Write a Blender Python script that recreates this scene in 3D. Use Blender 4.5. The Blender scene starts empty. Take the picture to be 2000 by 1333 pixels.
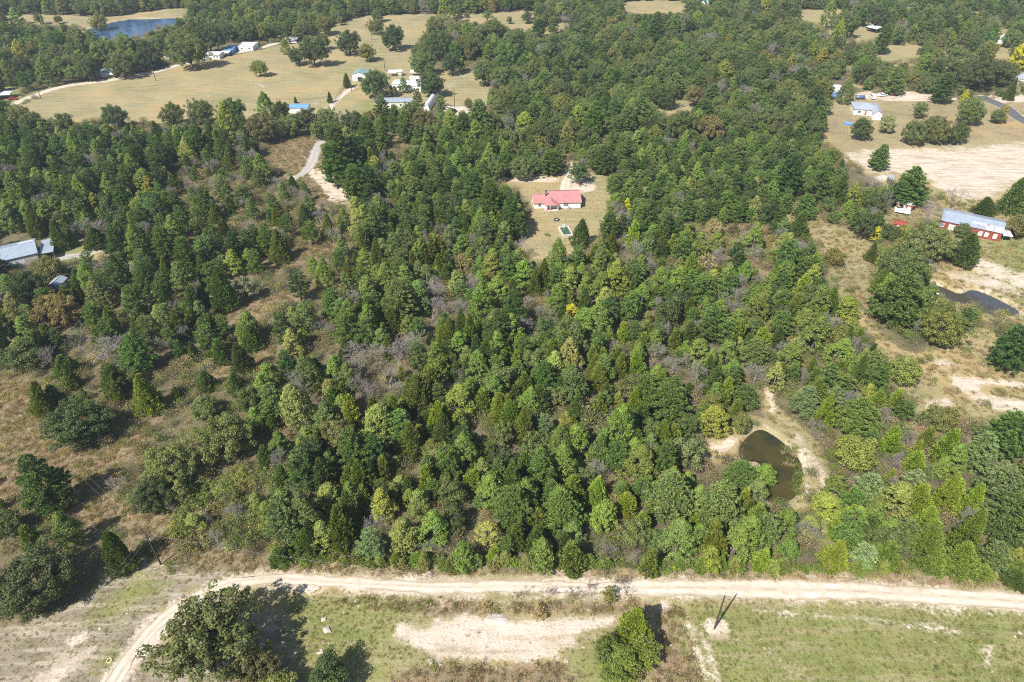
import bpy, math, random
import numpy as np
from mathutils import Vector, Matrix

R = math.radians
random.seed(7)
rng = np.random.default_rng(11)
scene = bpy.context.scene

# ------------------------------------------------------------------ camera, sky, sun, exposure
CAM_H, PITCH, FPX = 120.0, 36.7, 1333.3
cam_d = bpy.data.cameras.new('camera'); cam_d.sensor_width = 36.0; cam_d.lens = 24.0
cam_d.clip_start = 1.0; cam_d.clip_end = 20000.0
cam = bpy.data.objects.new('camera', cam_d); scene.collection.objects.link(cam)
cam.location = (0, 0, CAM_H); cam.rotation_euler = (R(90 - PITCH), 0, 0)
scene.camera = cam

SUN_EL, SUN_AZ = 48.0, 50.0          # light travels towards +X turned SUN_AZ degrees to +Y
ld = Vector((math.cos(R(SUN_AZ)) * math.cos(R(SUN_EL)), math.sin(R(SUN_AZ)) * math.cos(R(SUN_EL)), -math.sin(R(SUN_EL))))
world = bpy.data.worlds.new('World'); scene.world = world; world.use_nodes = True
wn = world.node_tree.nodes; wl = world.node_tree.links
sky = wn.new('ShaderNodeTexSky'); sky.sky_type = 'NISHITA'; sky.sun_disc = False
sky.sun_elevation = R(SUN_EL); sky.sun_rotation = math.atan2(-ld.x, -ld.y)
sky.air_density = 1.0; sky.dust_density = 0.8; sky.ozone_density = 1.2
wn['Background'].inputs['Strength'].default_value = 0.09
wl.new(sky.outputs[0], wn['Background'].inputs['Color'])
sun_d = bpy.data.lights.new('sun', 'SUN'); sun_d.energy = 5.0; sun_d.angle = R(0.55); sun_d.color = (1.0, 0.962, 0.90)
sun = bpy.data.objects.new('sun', sun_d); scene.collection.objects.link(sun)
sun.rotation_euler = ld.to_track_quat('-Z', 'Y').to_euler(); sun.location = (-60, -60, 200)
vs = scene.view_settings; vs.view_transform = 'Standard'; vs.look = 'None'; vs.exposure = 0.58; vs.gamma = 1.0
scene.cycles.max_bounces = 6; scene.cycles.diffuse_bounces = 3; scene.cycles.transmission_bounces = 3
scene.cycles.use_denoising = False
scene.cycles.pixel_filter_type = 'BLACKMAN_HARRIS'; scene.cycles.filter_width = 1.05

# ------------------------------------------------------------------ helpers
cp, sp = math.cos(R(PITCH)), math.sin(R(PITCH))
FW = np.array((0, cp, -sp)); UP = np.array((0, sp, cp)); RT = np.array((1.0, 0, 0))

def g(px, py, z=0.0):
    """ground point (x, y) at height z seen at photo pixel"""
    d = FW * FPX + RT * (px - 1000.0) + UP * (666.5 - py)
    t = (z - CAM_H) / d[2]
    return (d[0] * t, d[1] * t)

def proj(x, y, z=0.0):
    v = np.array((x, y, z - CAM_H)); dep = v @ FW
    return 1000 + FPX * (v @ RT) / dep, 666.5 - FPX * (v @ UP) / dep, dep

def gp(poly): return np.array([g(*p) for p in poly])

def smooth_closed(P, n=5):
    P = np.asarray(P); out = []
    N = len(P)
    for i in range(N):
        p0, p1, p2, p3 = P[i - 1], P[i], P[(i + 1) % N], P[(i + 2) % N]
        for k in range(n):
            t = k / n
            out.append(0.5 * ((2 * p1) + (-p0 + p2) * t + (2 * p0 - 5 * p1 + 4 * p2 - p3) * t * t + (-p0 + 3 * p1 - 3 * p2 + p3) * t ** 3))
    return np.array(out)

def smooth_open(P, n=8):
    P = np.asarray(P, float); out = []
    Q = np.vstack([2 * P[0] - P[1], P, 2 * P[-1] - P[-2]])
    for i in range(1, len(Q) - 2):
        p0, p1, p2, p3 = Q[i - 1], Q[i], Q[i + 1], Q[i + 2]
        for k in range(n):
            t = k / n
            out.append(0.5 * ((2 * p1) + (-p0 + p2) * t + (2 * p0 - 5 * p1 + 4 * p2 - p3) * t * t + (-p0 + 3 * p1 - 3 * p2 + p3) * t ** 3))
    out.append(P[-1]); return np.array(out)

def sdf(P, X, Y):
    """positive inside, metres to the outline"""
    d = np.full(X.shape, 1e9); ins = np.zeros(X.shape, bool)
    N = len(P)
    for i in range(N):
        ax, ay = P[i]; bx, by = P[(i + 1) % N]
        ex, ey = bx - ax, by - ay; L = ex * ex + ey * ey + 1e-9
        t = np.clip(((X - ax) * ex + (Y - ay) * ey) / L, 0, 1)
        d = np.minimum(d, (X - ax - t * ex) ** 2 + (Y - ay - t * ey) ** 2)
        if abs(ey) > 1e-9:
            c = ((ay > Y) != (by > Y)) & (X < ex * (Y - ay) / ey + ax)
            ins ^= c
    return np.where(ins, 1, -1) * np.sqrt(d)

def line_d(P, X, Y):
    d = np.full(np.shape(X), 1e9)
    for i in range(len(P) - 1):
        ax, ay = P[i]; ex, ey = P[i + 1] - P[i]; L = ex * ex + ey * ey + 1e-9
        t = np.clip(((X - ax) * ex + (Y - ay) * ey) / L, 0, 1)
        d = np.minimum(d, (X - ax - t * ex) ** 2 + (Y - ay - t * ey) ** 2)
    return np.sqrt(d)

def inpoly(poly, x, y):
    c = False; n = len(poly)
    for i in range(n):
        x1, y1 = poly[i]; x2, y2 = poly[(i + 1) % n]
        if (y1 > y) != (y2 > y) and x < (x2 - x1) * (y - y1) / (y2 - y1) + x1: c = not c
    return c

def link(o): scene.collection.objects.link(o); return o

def mesh_np(name, V, faces=None, quads=None, mats=(), mi=None, attrs=None, smooth=False):
    me = bpy.data.meshes.new(name)
    if quads is not None:
        V = np.asarray(V, np.float32); Q = np.asarray(quads, np.int32)
        me.vertices.add(len(V)); me.vertices.foreach_set('co', V.ravel())
        me.loops.add(Q.size); me.loops.foreach_set('vertex_index', Q.ravel())
        me.polygons.add(len(Q)); me.polygons.foreach_set('loop_start', np.arange(0, Q.size, Q.shape[1], dtype=np.int32))
        if mi is not None: me.polygons.foreach_set('material_index', np.asarray(mi, np.int32))
        if smooth: me.polygons.foreach_set('use_smooth', np.ones(len(Q), bool))
        me.update(calc_edges=True)
    else:
        me.from_pydata([tuple(v) for v in V], [], faces)
        if mi is not None: me.polygons.foreach_set('material_index', np.asarray(mi, np.int32))
        if smooth: me.polygons.foreach_set('use_smooth', np.ones(len(me.polygons), bool))
        me.update()
    for m in mats: me.materials.append(m)
    for k, a in (attrs or {}).items():
        at = me.attributes.new(k, 'FLOAT', 'POINT'); at.data.foreach_set('value', np.asarray(a, np.float32))
    return me

def tag(o, label=None, cat=None, group=None, kind=None):
    if label: o['label'] = label
    if cat: o['category'] = cat
    if group: o['group'] = group
    if kind: o['kind'] = kind
    return o

def empty(name, loc=(0, 0, 0), rz=0.0):
    o = bpy.data.objects.new(name, None); o.location = loc; o.rotation_euler = (0, 0, rz); o.empty_display_size = 0.5
    return link(o)

class MB:
    """collects boxes, tubes, prisms; build() links them as one mesh object"""
    def __init__(s): s.v = []; s.f = []
    def add(s, V, F):
        b = len(s.v); s.v += [tuple(map(float, p)) for p in V]; s.f += [tuple(i + b for i in f) for f in F]; return s
    def box(s, x0, x1, y0, y1, z0, z1):
        return s.add([(x0, y0, z0), (x1, y0, z0), (x1, y1, z0), (x0, y1, z0), (x0, y0, z1), (x1, y0, z1), (x1, y1, z1), (x0, y1, z1)],
                     [(3, 2, 1, 0), (4, 5, 6, 7), (0, 1, 5, 4), (1, 2, 6, 5), (2, 3, 7, 6), (3, 0, 4, 7)])
    def slab(s, P, t):
        """thick sheet over polygon P (list of 3d points, ccw seen from above), thickness t downwards"""
        n = len(P); V = [tuple(p) for p in P] + [(p[0], p[1], p[2] - t) for p in P]
        return s.add(V, [tuple(range(n)), tuple(range(2 * n - 1, n - 1, -1))] + [(i, i + n, (i + 1) % n + n, (i + 1) % n) for i in range(n)])
    def prism(s, P, y0, y1):
        """xz outline P extruded along y"""
        n = len(P); V = [(p[0], y0, p[1]) for p in P] + [(p[0], y1, p[1]) for p in P]
        return s.add(V, [tuple(range(n)), tuple(range(2 * n - 1, n - 1, -1))] + [(i, i + n, (i + 1) % n + n, (i + 1) % n) for i in range(n)])
    def tube(s, pts, rad, sides=6):
        pts = [Vector(p) for p in pts]; n = len(pts); V = []; F = []
        for i, p in enumerate(pts):
            d = (pts[min(i + 1, n - 1)] - pts[max(i - 1, 0)]).normalized()
            a = d.orthogonal().normalized(); b = d.cross(a)
            r = rad[i] if hasattr(rad, '__len__') else rad
            for k in range(sides):
                t = 2 * math.pi * k / sides; V.append(p + a * (r * math.cos(t)) + b * (r * math.sin(t)))
        for i in range(n - 1):
            for k in range(sides):
                F.append((i * sides + k, i * sides + (k + 1) % sides, (i + 1) * sides + (k + 1) % sides, (i + 1) * sides + k))
        F.append(tuple(range(sides - 1, -1, -1))); F.append(tuple((n - 1) * sides + k for k in range(sides)))
        return s.add(V, F)
    def build(s, name, mat, parent=None, smooth=False):
        me = mesh_np(name, s.v, s.f, mats=[mat], smooth=smooth)
        o = link(bpy.data.objects.new(name, me))
        if parent is not None: o.parent = parent
        return o

# ------------------------------------------------------------------ materials
def newmat(name):
    m = bpy.data.materials.new(name); m.use_nodes = True
    nt = m.node_tree; b = nt.nodes['Principled BSDF']
    return m, nt, b

def N(nt, t, **kw):
    n = nt.nodes.new(t)
    for k, v in kw.items():
        if k in n.inputs: n.inputs[k].default_value = v
        else: setattr(n, k, v)
    return n

def ramp(nt, fac, stops):
    r = nt.nodes.new('ShaderNodeValToRGB'); e = r.color_ramp.elements
    while len(e) < len(stops): e.new(0.5)
    for el, (p, c) in zip(e, stops): el.position = p; el.color = (*c, 1) if len(c) == 3 else c
    nt.links.new(fac, r.inputs[0]); return r.outputs[0]

def mix(nt, fac, a, b, mode='MIX'):
    m = nt.nodes.new('ShaderNodeMix'); m.data_type = 'RGBA'; m.blend_type = mode
    for s, v in ((m.inputs[0], fac), (m.inputs[6], a), (m.inputs[7], b)):
        if hasattr(v, 'is_linked') or hasattr(v, 'links'): nt.links.new(v, s)
        elif isinstance(v, (tuple, list)): s.default_value = (*v, 1) if len(v) == 3 else v
        else: s.default_value = v
    return m.outputs[2]

def math_n(nt, op, a, b=None, c=None):
    m = nt.nodes.new('ShaderNodeMath'); m.operation = op
    for s, v in zip(m.inputs, (a, b, c)):
        if v is None: continue
        if hasattr(v, 'links'): nt.links.new(v, s)
        else: s.default_value = v
    return m.outputs[0]

def noise(nt, vec, scale, detail=4, rough=0.6, dist=0.0):
    n = N(nt, 'ShaderNodeTexNoise', Scale=scale, Detail=detail, Roughness=rough, Distortion=dist)
    if vec is not None: nt.links.new(vec, n.inputs['Vector'])
    return n.outputs['Fac']

def simple(name, col, rough=0.7, metal=0.0, var=0.12, scale=1.5, streak=None, spec=0.3):
    m, nt, b = newmat(name)
    tc = nt.nodes.new('ShaderNodeTexCoord').outputs['Object']
    f = noise(nt, tc, scale, 5)
    lo = tuple(c * (1 - var) for c in col); hi = tuple(min(1, c * (1 + var)) for c in col)
    c = ramp(nt, f, [(0.3, lo), (0.7, hi)])
    if streak:
        w = N(nt, 'ShaderNodeTexWave', Scale=streak[0]); w.bands_direction = streak[1]
        nt.links.new(tc, w.inputs['Vector'])
        c = mix(nt, 0.25, c, w.outputs['Color'], 'MULTIPLY')
        bp = N(nt, 'ShaderNodeBump', Strength=0.25, Distance=0.05); nt.links.new(w.outputs['Fac'], bp.inputs['Height']); nt.links.new(bp.outputs[0], b.inputs['Normal'])
    nt.links.new(c, b.inputs['Base Color'])
    b.inputs['Roughness'].default_value = rough; b.inputs['Metallic'].default_value = metal; b.inputs['Specular IOR Level'].default_value = spec
    return m

def leaf_material(name, transl=0.3, rough=0.55, warm=(1.25, 1.15, 0.5)):
    m, nt, b = newmat(name)
    at = nt.nodes.new('ShaderNodeAttribute'); at.attribute_type = 'INSTANCER'; at.attribute_name = 'tint'
    rn = nt.nodes.new('ShaderNodeAttribute'); rn.attribute_name = 'rnd'
    v = math_n(nt, 'MULTIPLY_ADD', rn.outputs['Fac'], 0.85, 0.58)
    sc = nt.nodes.new('ShaderNodeVectorMath'); sc.operation = 'SCALE'
    nt.links.new(at.outputs['Color'], sc.inputs[0]); nt.links.new(v, sc.inputs['Scale'])
    geo = nt.nodes.new('ShaderNodeNewGeometry')
    nz = noise(nt, geo.outputs['Position'], 0.35, 3)
    warmf = ramp(nt, nz, [(0.42, (0, 0, 0)), (0.68, (1, 1, 1))])
    wc = mix(nt, 0.34, sc.outputs[0], (*warm, 1), 'MULTIPLY')
    mm = nt.nodes.new('ShaderNodeMix'); mm.data_type = 'RGBA'
    nt.links.new(warmf, mm.inputs[0]); nt.links.new(sc.outputs[0], mm.inputs[6]); nt.links.new(wc, mm.inputs[7])
    col = mm.outputs[2]
    nt.links.new(col, b.inputs['Base Color']); b.inputs['Roughness'].default_value = rough; b.inputs['Specular IOR Level'].default_value = 0.25
    tr = nt.nodes.new('ShaderNodeBsdfTranslucent')
    tc = mix(nt, 1.0, col, (1.5, 1.5, 0.6, 1), 'MULTIPLY'); nt.links.new(tc, tr.inputs['Color'])
    ms = nt.nodes.new('ShaderNodeMixShader'); ms.inputs[0].default_value = transl
    nt.links.new(b.outputs[0], ms.inputs[1]); nt.links.new(tr.outputs[0], ms.inputs[2])
    nt.links.new(ms.outputs[0], nt.nodes['Material Output'].inputs['Surface'])
    return m

M = {}
M['leaf'] = leaf_material('foliage')
M['needle'] = leaf_material('needles', 0.2, 0.5, (1.2, 1.12, 0.55))
M['grass'] = leaf_material('grass_blades', 0.35, 0.7, (1.1, 1.0, 0.7))
M['bark'] = simple('bark', (0.13, 0.095, 0.07), 0.9, scale=4, var=0.35)
M['grey_bark'] = simple('grey_bark', (0.31, 0.28, 0.245), 0.9, scale=3, var=0.25)
M['twig'] = simple('twig_bark', (0.26, 0.215, 0.18), 0.9, scale=3, var=0.3)
M['white'] = simple('white_siding', (0.82, 0.81, 0.78), 0.6, var=0.04)
M['whitep'] = simple('white_paint', (0.8, 0.8, 0.78), 0.5, var=0.05)
M['cream'] = simple('cream_panel', (0.62, 0.57, 0.48), 0.6, var=0.08)
M['redroof'] = simple('red_metal_roof', (0.53, 0.235, 0.225), 0.5, var=0.10, scale=0.5, streak=(1.2, 'X'), spec=0.5)
M['greyroof'] = simple('galvanised_roof', (0.45, 0.51, 0.59), 0.38, metal=0.25, var=0.1, scale=0.4, streak=(1.3, 'X'))
M['whiteroof'] = simple('white_metal_roof', (0.78, 0.78, 0.76), 0.45, var=0.07, scale=0.5, streak=(1.3, 'X'))
M['shingle'] = simple('grey_shingle', (0.33, 0.36, 0.41), 0.8, var=0.12, scale=2)
M['greenroof'] = simple('pale_green_roof', (0.25, 0.36, 0.34), 0.5, var=0.15, scale=0.8, streak=(1.2, 'X'))
M['blueroof'] = simple('blue_roof', (0.16, 0.33, 0.55), 0.5, var=0.1, scale=0.8)
M['bluewall'] = simple('blue_wall', (0.12, 0.24, 0.52), 0.6)
M['redwall'] = simple('red_board_wall', (0.34, 0.075, 0.05), 0.75, var=0.3, scale=1.2, streak=(2.5, 'X'))
M['greywall'] = simple('grey_metal_wall', (0.42, 0.43, 0.43), 0.5, var=0.1, streak=(2.0, 'X'))
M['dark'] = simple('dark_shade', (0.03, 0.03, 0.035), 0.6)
M['glass'] = simple('window_glass', (0.03, 0.04, 0.05), 0.08, var=0.05, spec=0.6)
M['wood'] = simple('weathered_wood', (0.20, 0.15, 0.11), 0.85, var=0.3, scale=3)
M['polewood'] = simple('pole_wood', (0.085, 0.055, 0.042), 0.85, var=0.3, scale=3)
M['steel'] = simple('dull_steel', (0.35, 0.36, 0.37), 0.4, metal=0.6)
M['wire'] = simple('cable', (0.42, 0.42, 0.42), 0.5, metal=0.3)
M['rubber'] = simple('rubber', (0.025, 0.025, 0.025), 0.8)
M['concrete'] = simple('concrete', (0.52, 0.49, 0.44), 0.85, var=0.1)
M['rock'] = simple('pale_rock', (0.50, 0.43, 0.36), 0.9, var=0.15, scale=2)
M['redcar'] = simple('red_paint', (0.35, 0.03, 0.03), 0.3, var=0.05, spec=0.5)
M['bluecar'] = simple('blue_paint', (0.10, 0.16, 0.28), 0.3, var=0.05, spec=0.5)
M['darkcar'] = simple('dark_paint', (0.05, 0.055, 0.06), 0.3, var=0.05, spec=0.5)
M['yellow'] = simple('yellow_band', (0.75, 0.60, 0.25), 0.6)
M['brick'] = simple('brown_boards', (0.30, 0.14, 0.08), 0.8, var=0.25)

def water(name, col, rough, bump, col2=None):
    m, nt, b = newmat(name)
    tc = nt.nodes.new('ShaderNodeTexCoord').outputs['Object']
    f = noise(nt, tc, 0.12, 3)
    nt.links.new(ramp(nt, f, [(0.38, col2 or tuple(c * 0.75 for c in col)), (0.6, tuple(c * 1.15 for c in col))]), b.inputs['Base Color'])
    b.inputs['Roughness'].default_value = rough; b.inputs['IOR'].default_value = 1.33
    w = noise(nt, tc, 1.6, 3); bp = N(nt, 'ShaderNodeBump', Strength=bump, Distance=0.04)
    nt.links.new(w, bp.inputs['Height']); nt.links.new(bp.outputs[0], b.inputs['Normal'])
    return m
M['muddy'] = water('muddy_water', (0.058, 0.048, 0.013), 0.03, 0.05, (0.03, 0.032, 0.014))
M['bluewater'] = water('lake_water', (0.05, 0.095, 0.18), 0.12, 0.4)
M['darkwater'] = water('dark_pond_water', (0.058, 0.064, 0.070), 0.04, 0.06, (0.062, 0.052, 0.026))
M['algae'] = simple('green_pool_water', (0.055, 0.105, 0.045), 0.2, var=0.15, scale=0.8)

# ------------------------------------------------------------------ ground zones (outlines of real ground areas, given by where they lie in the photo)
TAN = [
 [(35,213),(90,182),(200,156),(330,133),(470,106),(545,90),(600,78),(650,50),(700,32),(850,28),(1000,25),(1050,22),(1045,62),(960,52),(880,40),(840,60),(805,100),(830,140),(935,140),(960,185),(925,215),(860,200),(790,212),(730,222),(690,236),(600,240),(500,240),(400,240),(300,240),(200,240),(100,238),(50,230)],
 [(0,30),(90,28),(200,34),(290,22),(370,16),(372,34),(260,42),(180,58),(120,50),(0,48)],
 [(955,352),(1060,340),(1120,334),(1185,345),(1200,400),(1185,440),(1160,480),(1120,500),(1050,510),(1015,490),(1010,450),(1040,410),(1010,375)],
 [(1520,390),(1580,400),(1620,430),(1690,460),(1705,520),(1705,600),(1720,650),(1800,690),(1930,640),(2060,700),(2060,850),(1890,850),(1800,820),(1740,740),(1680,640),(1630,560),(1570,470)],
 [(1610,215),(1660,185),(1780,180),(1850,190),(1900,200),(2060,180),(2080,290),(1800,285),(1650,300),(1600,270)],
 [(1640,300),(1740,280),(2080,268),(2080,400),(1980,420),(1880,410),(1800,370),(1700,345)],
 [(1700,375),(1860,385),(2080,420),(2080,640),(1960,640),(1830,590),(1800,540),(1720,480)],
 [(0,1235),(130,1185),(200,1125),(300,1085),(540,1090),(900,1108),(1300,1115),(1700,1118),(2100,1130),(2100,1450),(-100,1450),(-100,1240)],
 [(1210,5),(1300,0),(1345,8),(1340,24),(1260,28),(1215,20)], [(1550,22),(1640,20),(1650,45),(1620,60),(1560,40)],
 [(1275,205),(1330,195),(1365,203),(1355,222),(1290,225)],
 [(1480,740),(1500,735),(1512,780),(1570,830),(1615,900),(1622,945),(1600,975),(1545,985),(1520,975),(1575,950),(1590,915),(1560,870),(1510,835),(1490,800)],
 [(1345,830),(1395,850),(1450,830),(1460,880),(1430,905),(1390,890)],
 [(90,470),(140,468),(220,470),(215,500),(160,515),(110,520)],
 [(1645,60),(1690,50),(1722,58),(1740,76),(1690,82),(1650,78)], [(1705,90),(1800,90),(1815,116),(1730,123),(1708,112)], [(1828,102),(1895,98),(1908,152),(1850,154)], [(1425,48),(1470,52),(1445,74)], [(1935,100),(1975,96),(1970,125),(1930,122)], [(1040,60),(1110,40),(1120,52),(1060,74)], [(540,60),(580,66),(560,78),(530,70)],
]
BROWN = [
 [(640,1166),(800,1172),(960,1176),(1250,1175),(1250,1200),(1000,1196),(860,1202),(780,1196),(640,1180)], [(840,1298),(1000,1300),(1120,1290),(1150,1360),(1100,1400),(800,1400),(760,1330)], [(1285,1190),(1330,1190),(1375,1290),(1380,1400),(1270,1400),(1290,1280)],
 [(320,320),(500,300),(640,420),(700,480),(560,520),(330,470)], [(1320,440),(1500,440),(1560,520),(1400,530)],
 [(0,740),(50,738),(75,800),(120,870),(200,885),(260,850),(330,790),(420,725),(540,670),(545,700),(440,745),(340,800),(270,880),(200,930),(240,980),(330,1010),(310,1060),(210,1030),(120,1010),(60,930),(30,960),(-30,980),(-30,750)],
 [(430,620),(480,590),(620,545),(640,560),(520,615),(450,640)], [(480,520),(560,490),(640,470),(620,500),(520,540)],
 [(505,300),(560,268),(640,252),(660,290),(690,400),(640,410),(590,350),(520,325)],
 [(690,270),(760,262),(800,285),(790,360),(740,340),(700,330)],
 [(940,300),(1130,285),(1140,330),(960,345)],
 [(220,540),(420,560),(400,600),(250,590)], [(1700,800),(1800,830),(1900,850),(1880,900),(1760,870)],
 [(240,1075),(320,1075),(540,1085),(700,1110),(1300,1120),(2000,1130),(2000,1150),(1500,1140),(1000,1125),(700,1125),(540,1118),(420,1120),(300,1100)],
]
GREEN = [
 [(1588,1000),(1640,995),(1655,1050),(1600,1056)],
 [(1310,1185),(1420,1180),(1700,1178),(2100,1205),(2100,1450),(1400,1450),(1370,1333),(1330,1250)],
 [(560,1165),(700,1165),(820,1175),(800,1230),(840,1290),(720,1290),(600,1300),(570,1230)],
 [(560,1296),(700,1290),(760,1300),(740,1340),(600,1345)], [(1130,1275),(1190,1240),(1215,1300),(1180,1340),(1110,1330)],
 [(0,165),(40,165),(110,160),(60,195),(0,215)], [(1520,0),(1620,-5),(1720,0),(1720,26),(1640,20),(1540,10)],
 [(1930,460),(2060,480),(2060,600),(1960,560),(1935,500)], [(720,195),(800,205),(760,235),(700,228)],
 [(130,480),(175,478),(150,500),(115,505)], [(250,1130),(320,1135),(290,1180),(200,1215),(180,1200)],
 [(200,1275),(235,1265),(220,1300),(205,1305)]
]
SAND = [
 [(758,1243),(772,1240),(778,1216),(800,1220),(835,1228),(850,1206),(880,1212),(905,1198),(960,1206),(1010,1210),(1060,1206),(1120,1204),(1200,1203),(1192,1222),(1150,1236),(1125,1243),(1122,1262),(1098,1268),(1092,1296),(1060,1288),(1000,1290),(940,1292),(880,1290),(850,1300),(836,1280),(800,1266),(775,1256)],
 [(1855,738),(1880,735),(2080,755),(2080,770),(1930,752),(1940,775),(2080,790),(2080,812),(1960,800),(1900,780)],
 [(1800,785),(1840,778),(1862,785),(1850,795),(1825,806),(1810,798)], [(1815,706),(1850,702),(1866,714),(1840,716)],
 [(1648,304),(1750,288),(1850,290),(2080,278),(2080,340),(1980,360),(1920,396),(1840,376),(1800,345),(1730,338),(1670,330)],
 [(1845,505),(1900,505),(1960,520),(2040,550),(2040,575),(1950,545),(1880,525)], [(1840,525),(1900,535),(1980,560),(2000,580),(1900,560),(1850,545)],
 [(1103,350),(1120,346),(1160,360),(1162,372),(1125,378),(1100,375)],
 [(1355,838),(1395,862),(1440,852),(1445,862),(1420,885),(1395,878)], [(1380,1210),(1420,1215),(1425,1245),(1385,1245),(1370,1225)],
 [(596,330),(642,334),(692,386),(650,400),(624,366)], [(960,345),(1000,340),(1085,348),(1085,355),(1000,356)],
 [(865,212),(905,208),(915,222),(880,228)], [(1680,180),(1760,178),(1860,188),(1850,196),(1700,196)],
 [(1940,180),(2080,160),(2080,195),(2000,200),(1950,200)], [(1490,745),(1500,745),(1520,800),(1505,805)],
 [(1280,1180),(1300,1168),(1310,1190),(1290,1200)],
 [(215,485),(240,520),(270,522),(260,505)],
 [(130,1250),(160,1235),(175,1243),(150,1262)], [(60,1333),(140,1285),(180,1262),(190,1270),(130,1320),(110,1345)],
 [(1700,350),(1735,345),(1745,375),(1715,380)],
 [(1338,1215),(1347,1215),(1372,1280),(1388,1345),(1378,1345),(1358,1280)], [(1362,1235),(1370,1235),(1398,1290),(1412,1345),(1402,1345),(1384,1290)], [(1930,1262),(1942,1262),(1935,1300),(1922,1298)], [(1500,1195),(1700,1210),(1900,1232),(1900,1236),(1700,1215),(1500,1199)],
 [(285,1205),(420,1138),(525,1116),(530,1142),(410,1182),(325,1240),(275,1300),(235,1350),(185,1350),(235,1275)], [(1558,848),(1588,888),(1614,930),(1614,962),(1600,962),(1598,930),(1580,897),(1548,856)],
]
POND_MUD = [(1446,872),(1465,848),(1486,838),(1512,850),(1545,876),(1566,905),(1566,940),(1550,970),(1515,978),(1480,960),(1500,925),(1480,900),(1452,895)]
POND_DARK = [(1826,556),(1850,562),(1876,572),(1900,564),(1940,578),(1985,602),(1990,612),(1950,614),(1900,602),(1860,590),(1838,578)]
LAKE = [(176,56),(205,46),(250,38),(310,36),(352,37),(335,50),(300,60),(275,74),(225,78),(180,74)]
ponds = [(smooth_closed(gp(POND_MUD)), 'mud'), (smooth_closed(gp(POND_DARK)), 'dark'), (smooth_closed(gp(LAKE)), 'lake')]

ROADS = {
 'main': dict(c=[(2140,1196),(2000,1176),(1750,1159),(1500,1152),(1250,1148),(1000,1146),(850,1146),(700,1142),(600,1134),(520,1131),(450,1140),(390,1165),(330,1200),(285,1245),(245,1300),(205,1370),(180,1430)], w=[2.0,2.0,2.0,2.0,2.1,2.7,1.8,1.5,1.4,1.3,1.2,1.1,1.2,1.4,1.6,1.6,1.6]),
 'field': dict(c=[(-40,225),(20,208),(60,190),(100,176),(150,165),(220,157),(300,142),(360,125),(420,110),(480,101),(540,86)], w=[2.6]*11),
 'gravel': dict(c=[(566,352),(584,344),(600,330),(610,314),(617,294),(626,276),(633,262),(640,252)], w=[0.7,1.6,2.3,2.4,2.2,2.0,1.8,1.6]),
 'farm': dict(c=[(640,222),(650,205),(670,185),(688,172)], w=[1.7,1.8,1.8,1.6]),
 'shop': dict(c=[(108,508),(130,503),(160,498),(190,487),(215,472)], w=[2.6,2.3,1.9,1.7,1.5]),
 'drive': dict(c=[(1102,378),(1105,362),(1108,348),(1116,332),(1120,320)], w=[2.6,2.2,1.7,1.3,0.9]),
 'asphalt': dict(c=[(2120,285),(2040,255),(1995,234),(1965,212),(1930,196),(1915,188)], w=[3.2]*6),
}
for r in ROADS.values():
    r['p'] = smooth_open(np.array([g(*q) for q in r['c']]), 14)
    r['hw'] = np.interp(np.linspace(0, 1, len(r['p'])), np.linspace(0, 1, len(r['w'])), r['w'])

def bump_h(X, Y):
    return 0.22 * np.sin(X * 0.07 + 1.3) * np.cos(Y * 0.05) + 0.12 * np.sin(X * 0.21 + Y * 0.17)

def sst(e0, e1, x):
    t = np.clip((x - e0) / (e1 - e0), 0, 1); return t * t * (3 - 2 * t)

def height(X, Y):
    X = np.asarray(X, float); Y = np.asarray(Y, float)
    h = bump_h(X, Y)
    for P, k in ponds:
        lo, hi = P.min(0) - 6, P.max(0) + 6
        m = (X > lo[0]) & (X < hi[0]) & (Y > lo[1]) & (Y < hi[1])
        if np.any(m):
            d = sdf(P, X[m], Y[m]) if X.ndim else sdf(P, X.reshape(1), Y.reshape(1))[0]
            t = sst(-1.6, 1.8, d)
            if X.ndim: h[m] = h[m] * (1 - t) + t * (-1.4) + 0.25 * sst(-6, -2, d) * (1 - t)
            else: h = h * (1 - t) - 1.4 * t + 0.25 * sst(-6, -2, d) * (1 - t)
    return h
def hz(x, y): return float(height(x, y))

# fan-shaped sheet, fine near the drone, reaching past the horizon
nv, nu = 430, 520
yv = np.concatenate([[-6000, -1500, -300, -60, 0, 20], np.geomspace(32, 900, nv), [1100, 1500, 2500, 5000, 12000]])
uu = np.concatenate([[-40, -12, -4, -2], np.linspace(-1.25, 1.25, nu), [2, 4, 12, 40]])
Yg, Ug = np.meshgrid(yv, uu, indexing='ij')
Xg = Ug * (60 + 0.74 * np.maximum(Yg, 0))
shp = Xg.shape; X = Xg.ravel(); Y = Yg.ravel()
Z = height(X, Y)
far = np.maximum(np.abs(Ug.ravel()) > 1.3, (Y > 900) | (Y < 20)); Z[far] = 0
def layer(polys, feather):
    a = np.full(X.shape, -1.0)
    for p in polys:
        P = smooth_closed(gp(p), 4)
        lo, hi = P.min(0) - feather * 2, P.max(0) + feather * 2
        m = (X > lo[0]) & (X < hi[0]) & (Y > lo[1]) & (Y < hi[1])
        if m.any(): a[m] = np.maximum(a[m], np.clip(sdf(P, X[m], Y[m]) / feather, -1, 1))
    return a
TAN_LOOSE = [[(1640,-10),(2090,-10),(2090,165),(1900,160),(1660,165)]]
BROWN_YARD = [[(1612,218),(1660,188),(1780,184),(1850,190),(1950,196),(2080,185),(2080,262),(1900,275),(1750,283),(1640,298),(1605,270)], [(1700,378),(1800,372),(1840,400),(1830,450),(1740,448)], [(1530,395),(1600,402),(1690,465),(1700,600),(1640,560),(1560,440)]]
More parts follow.
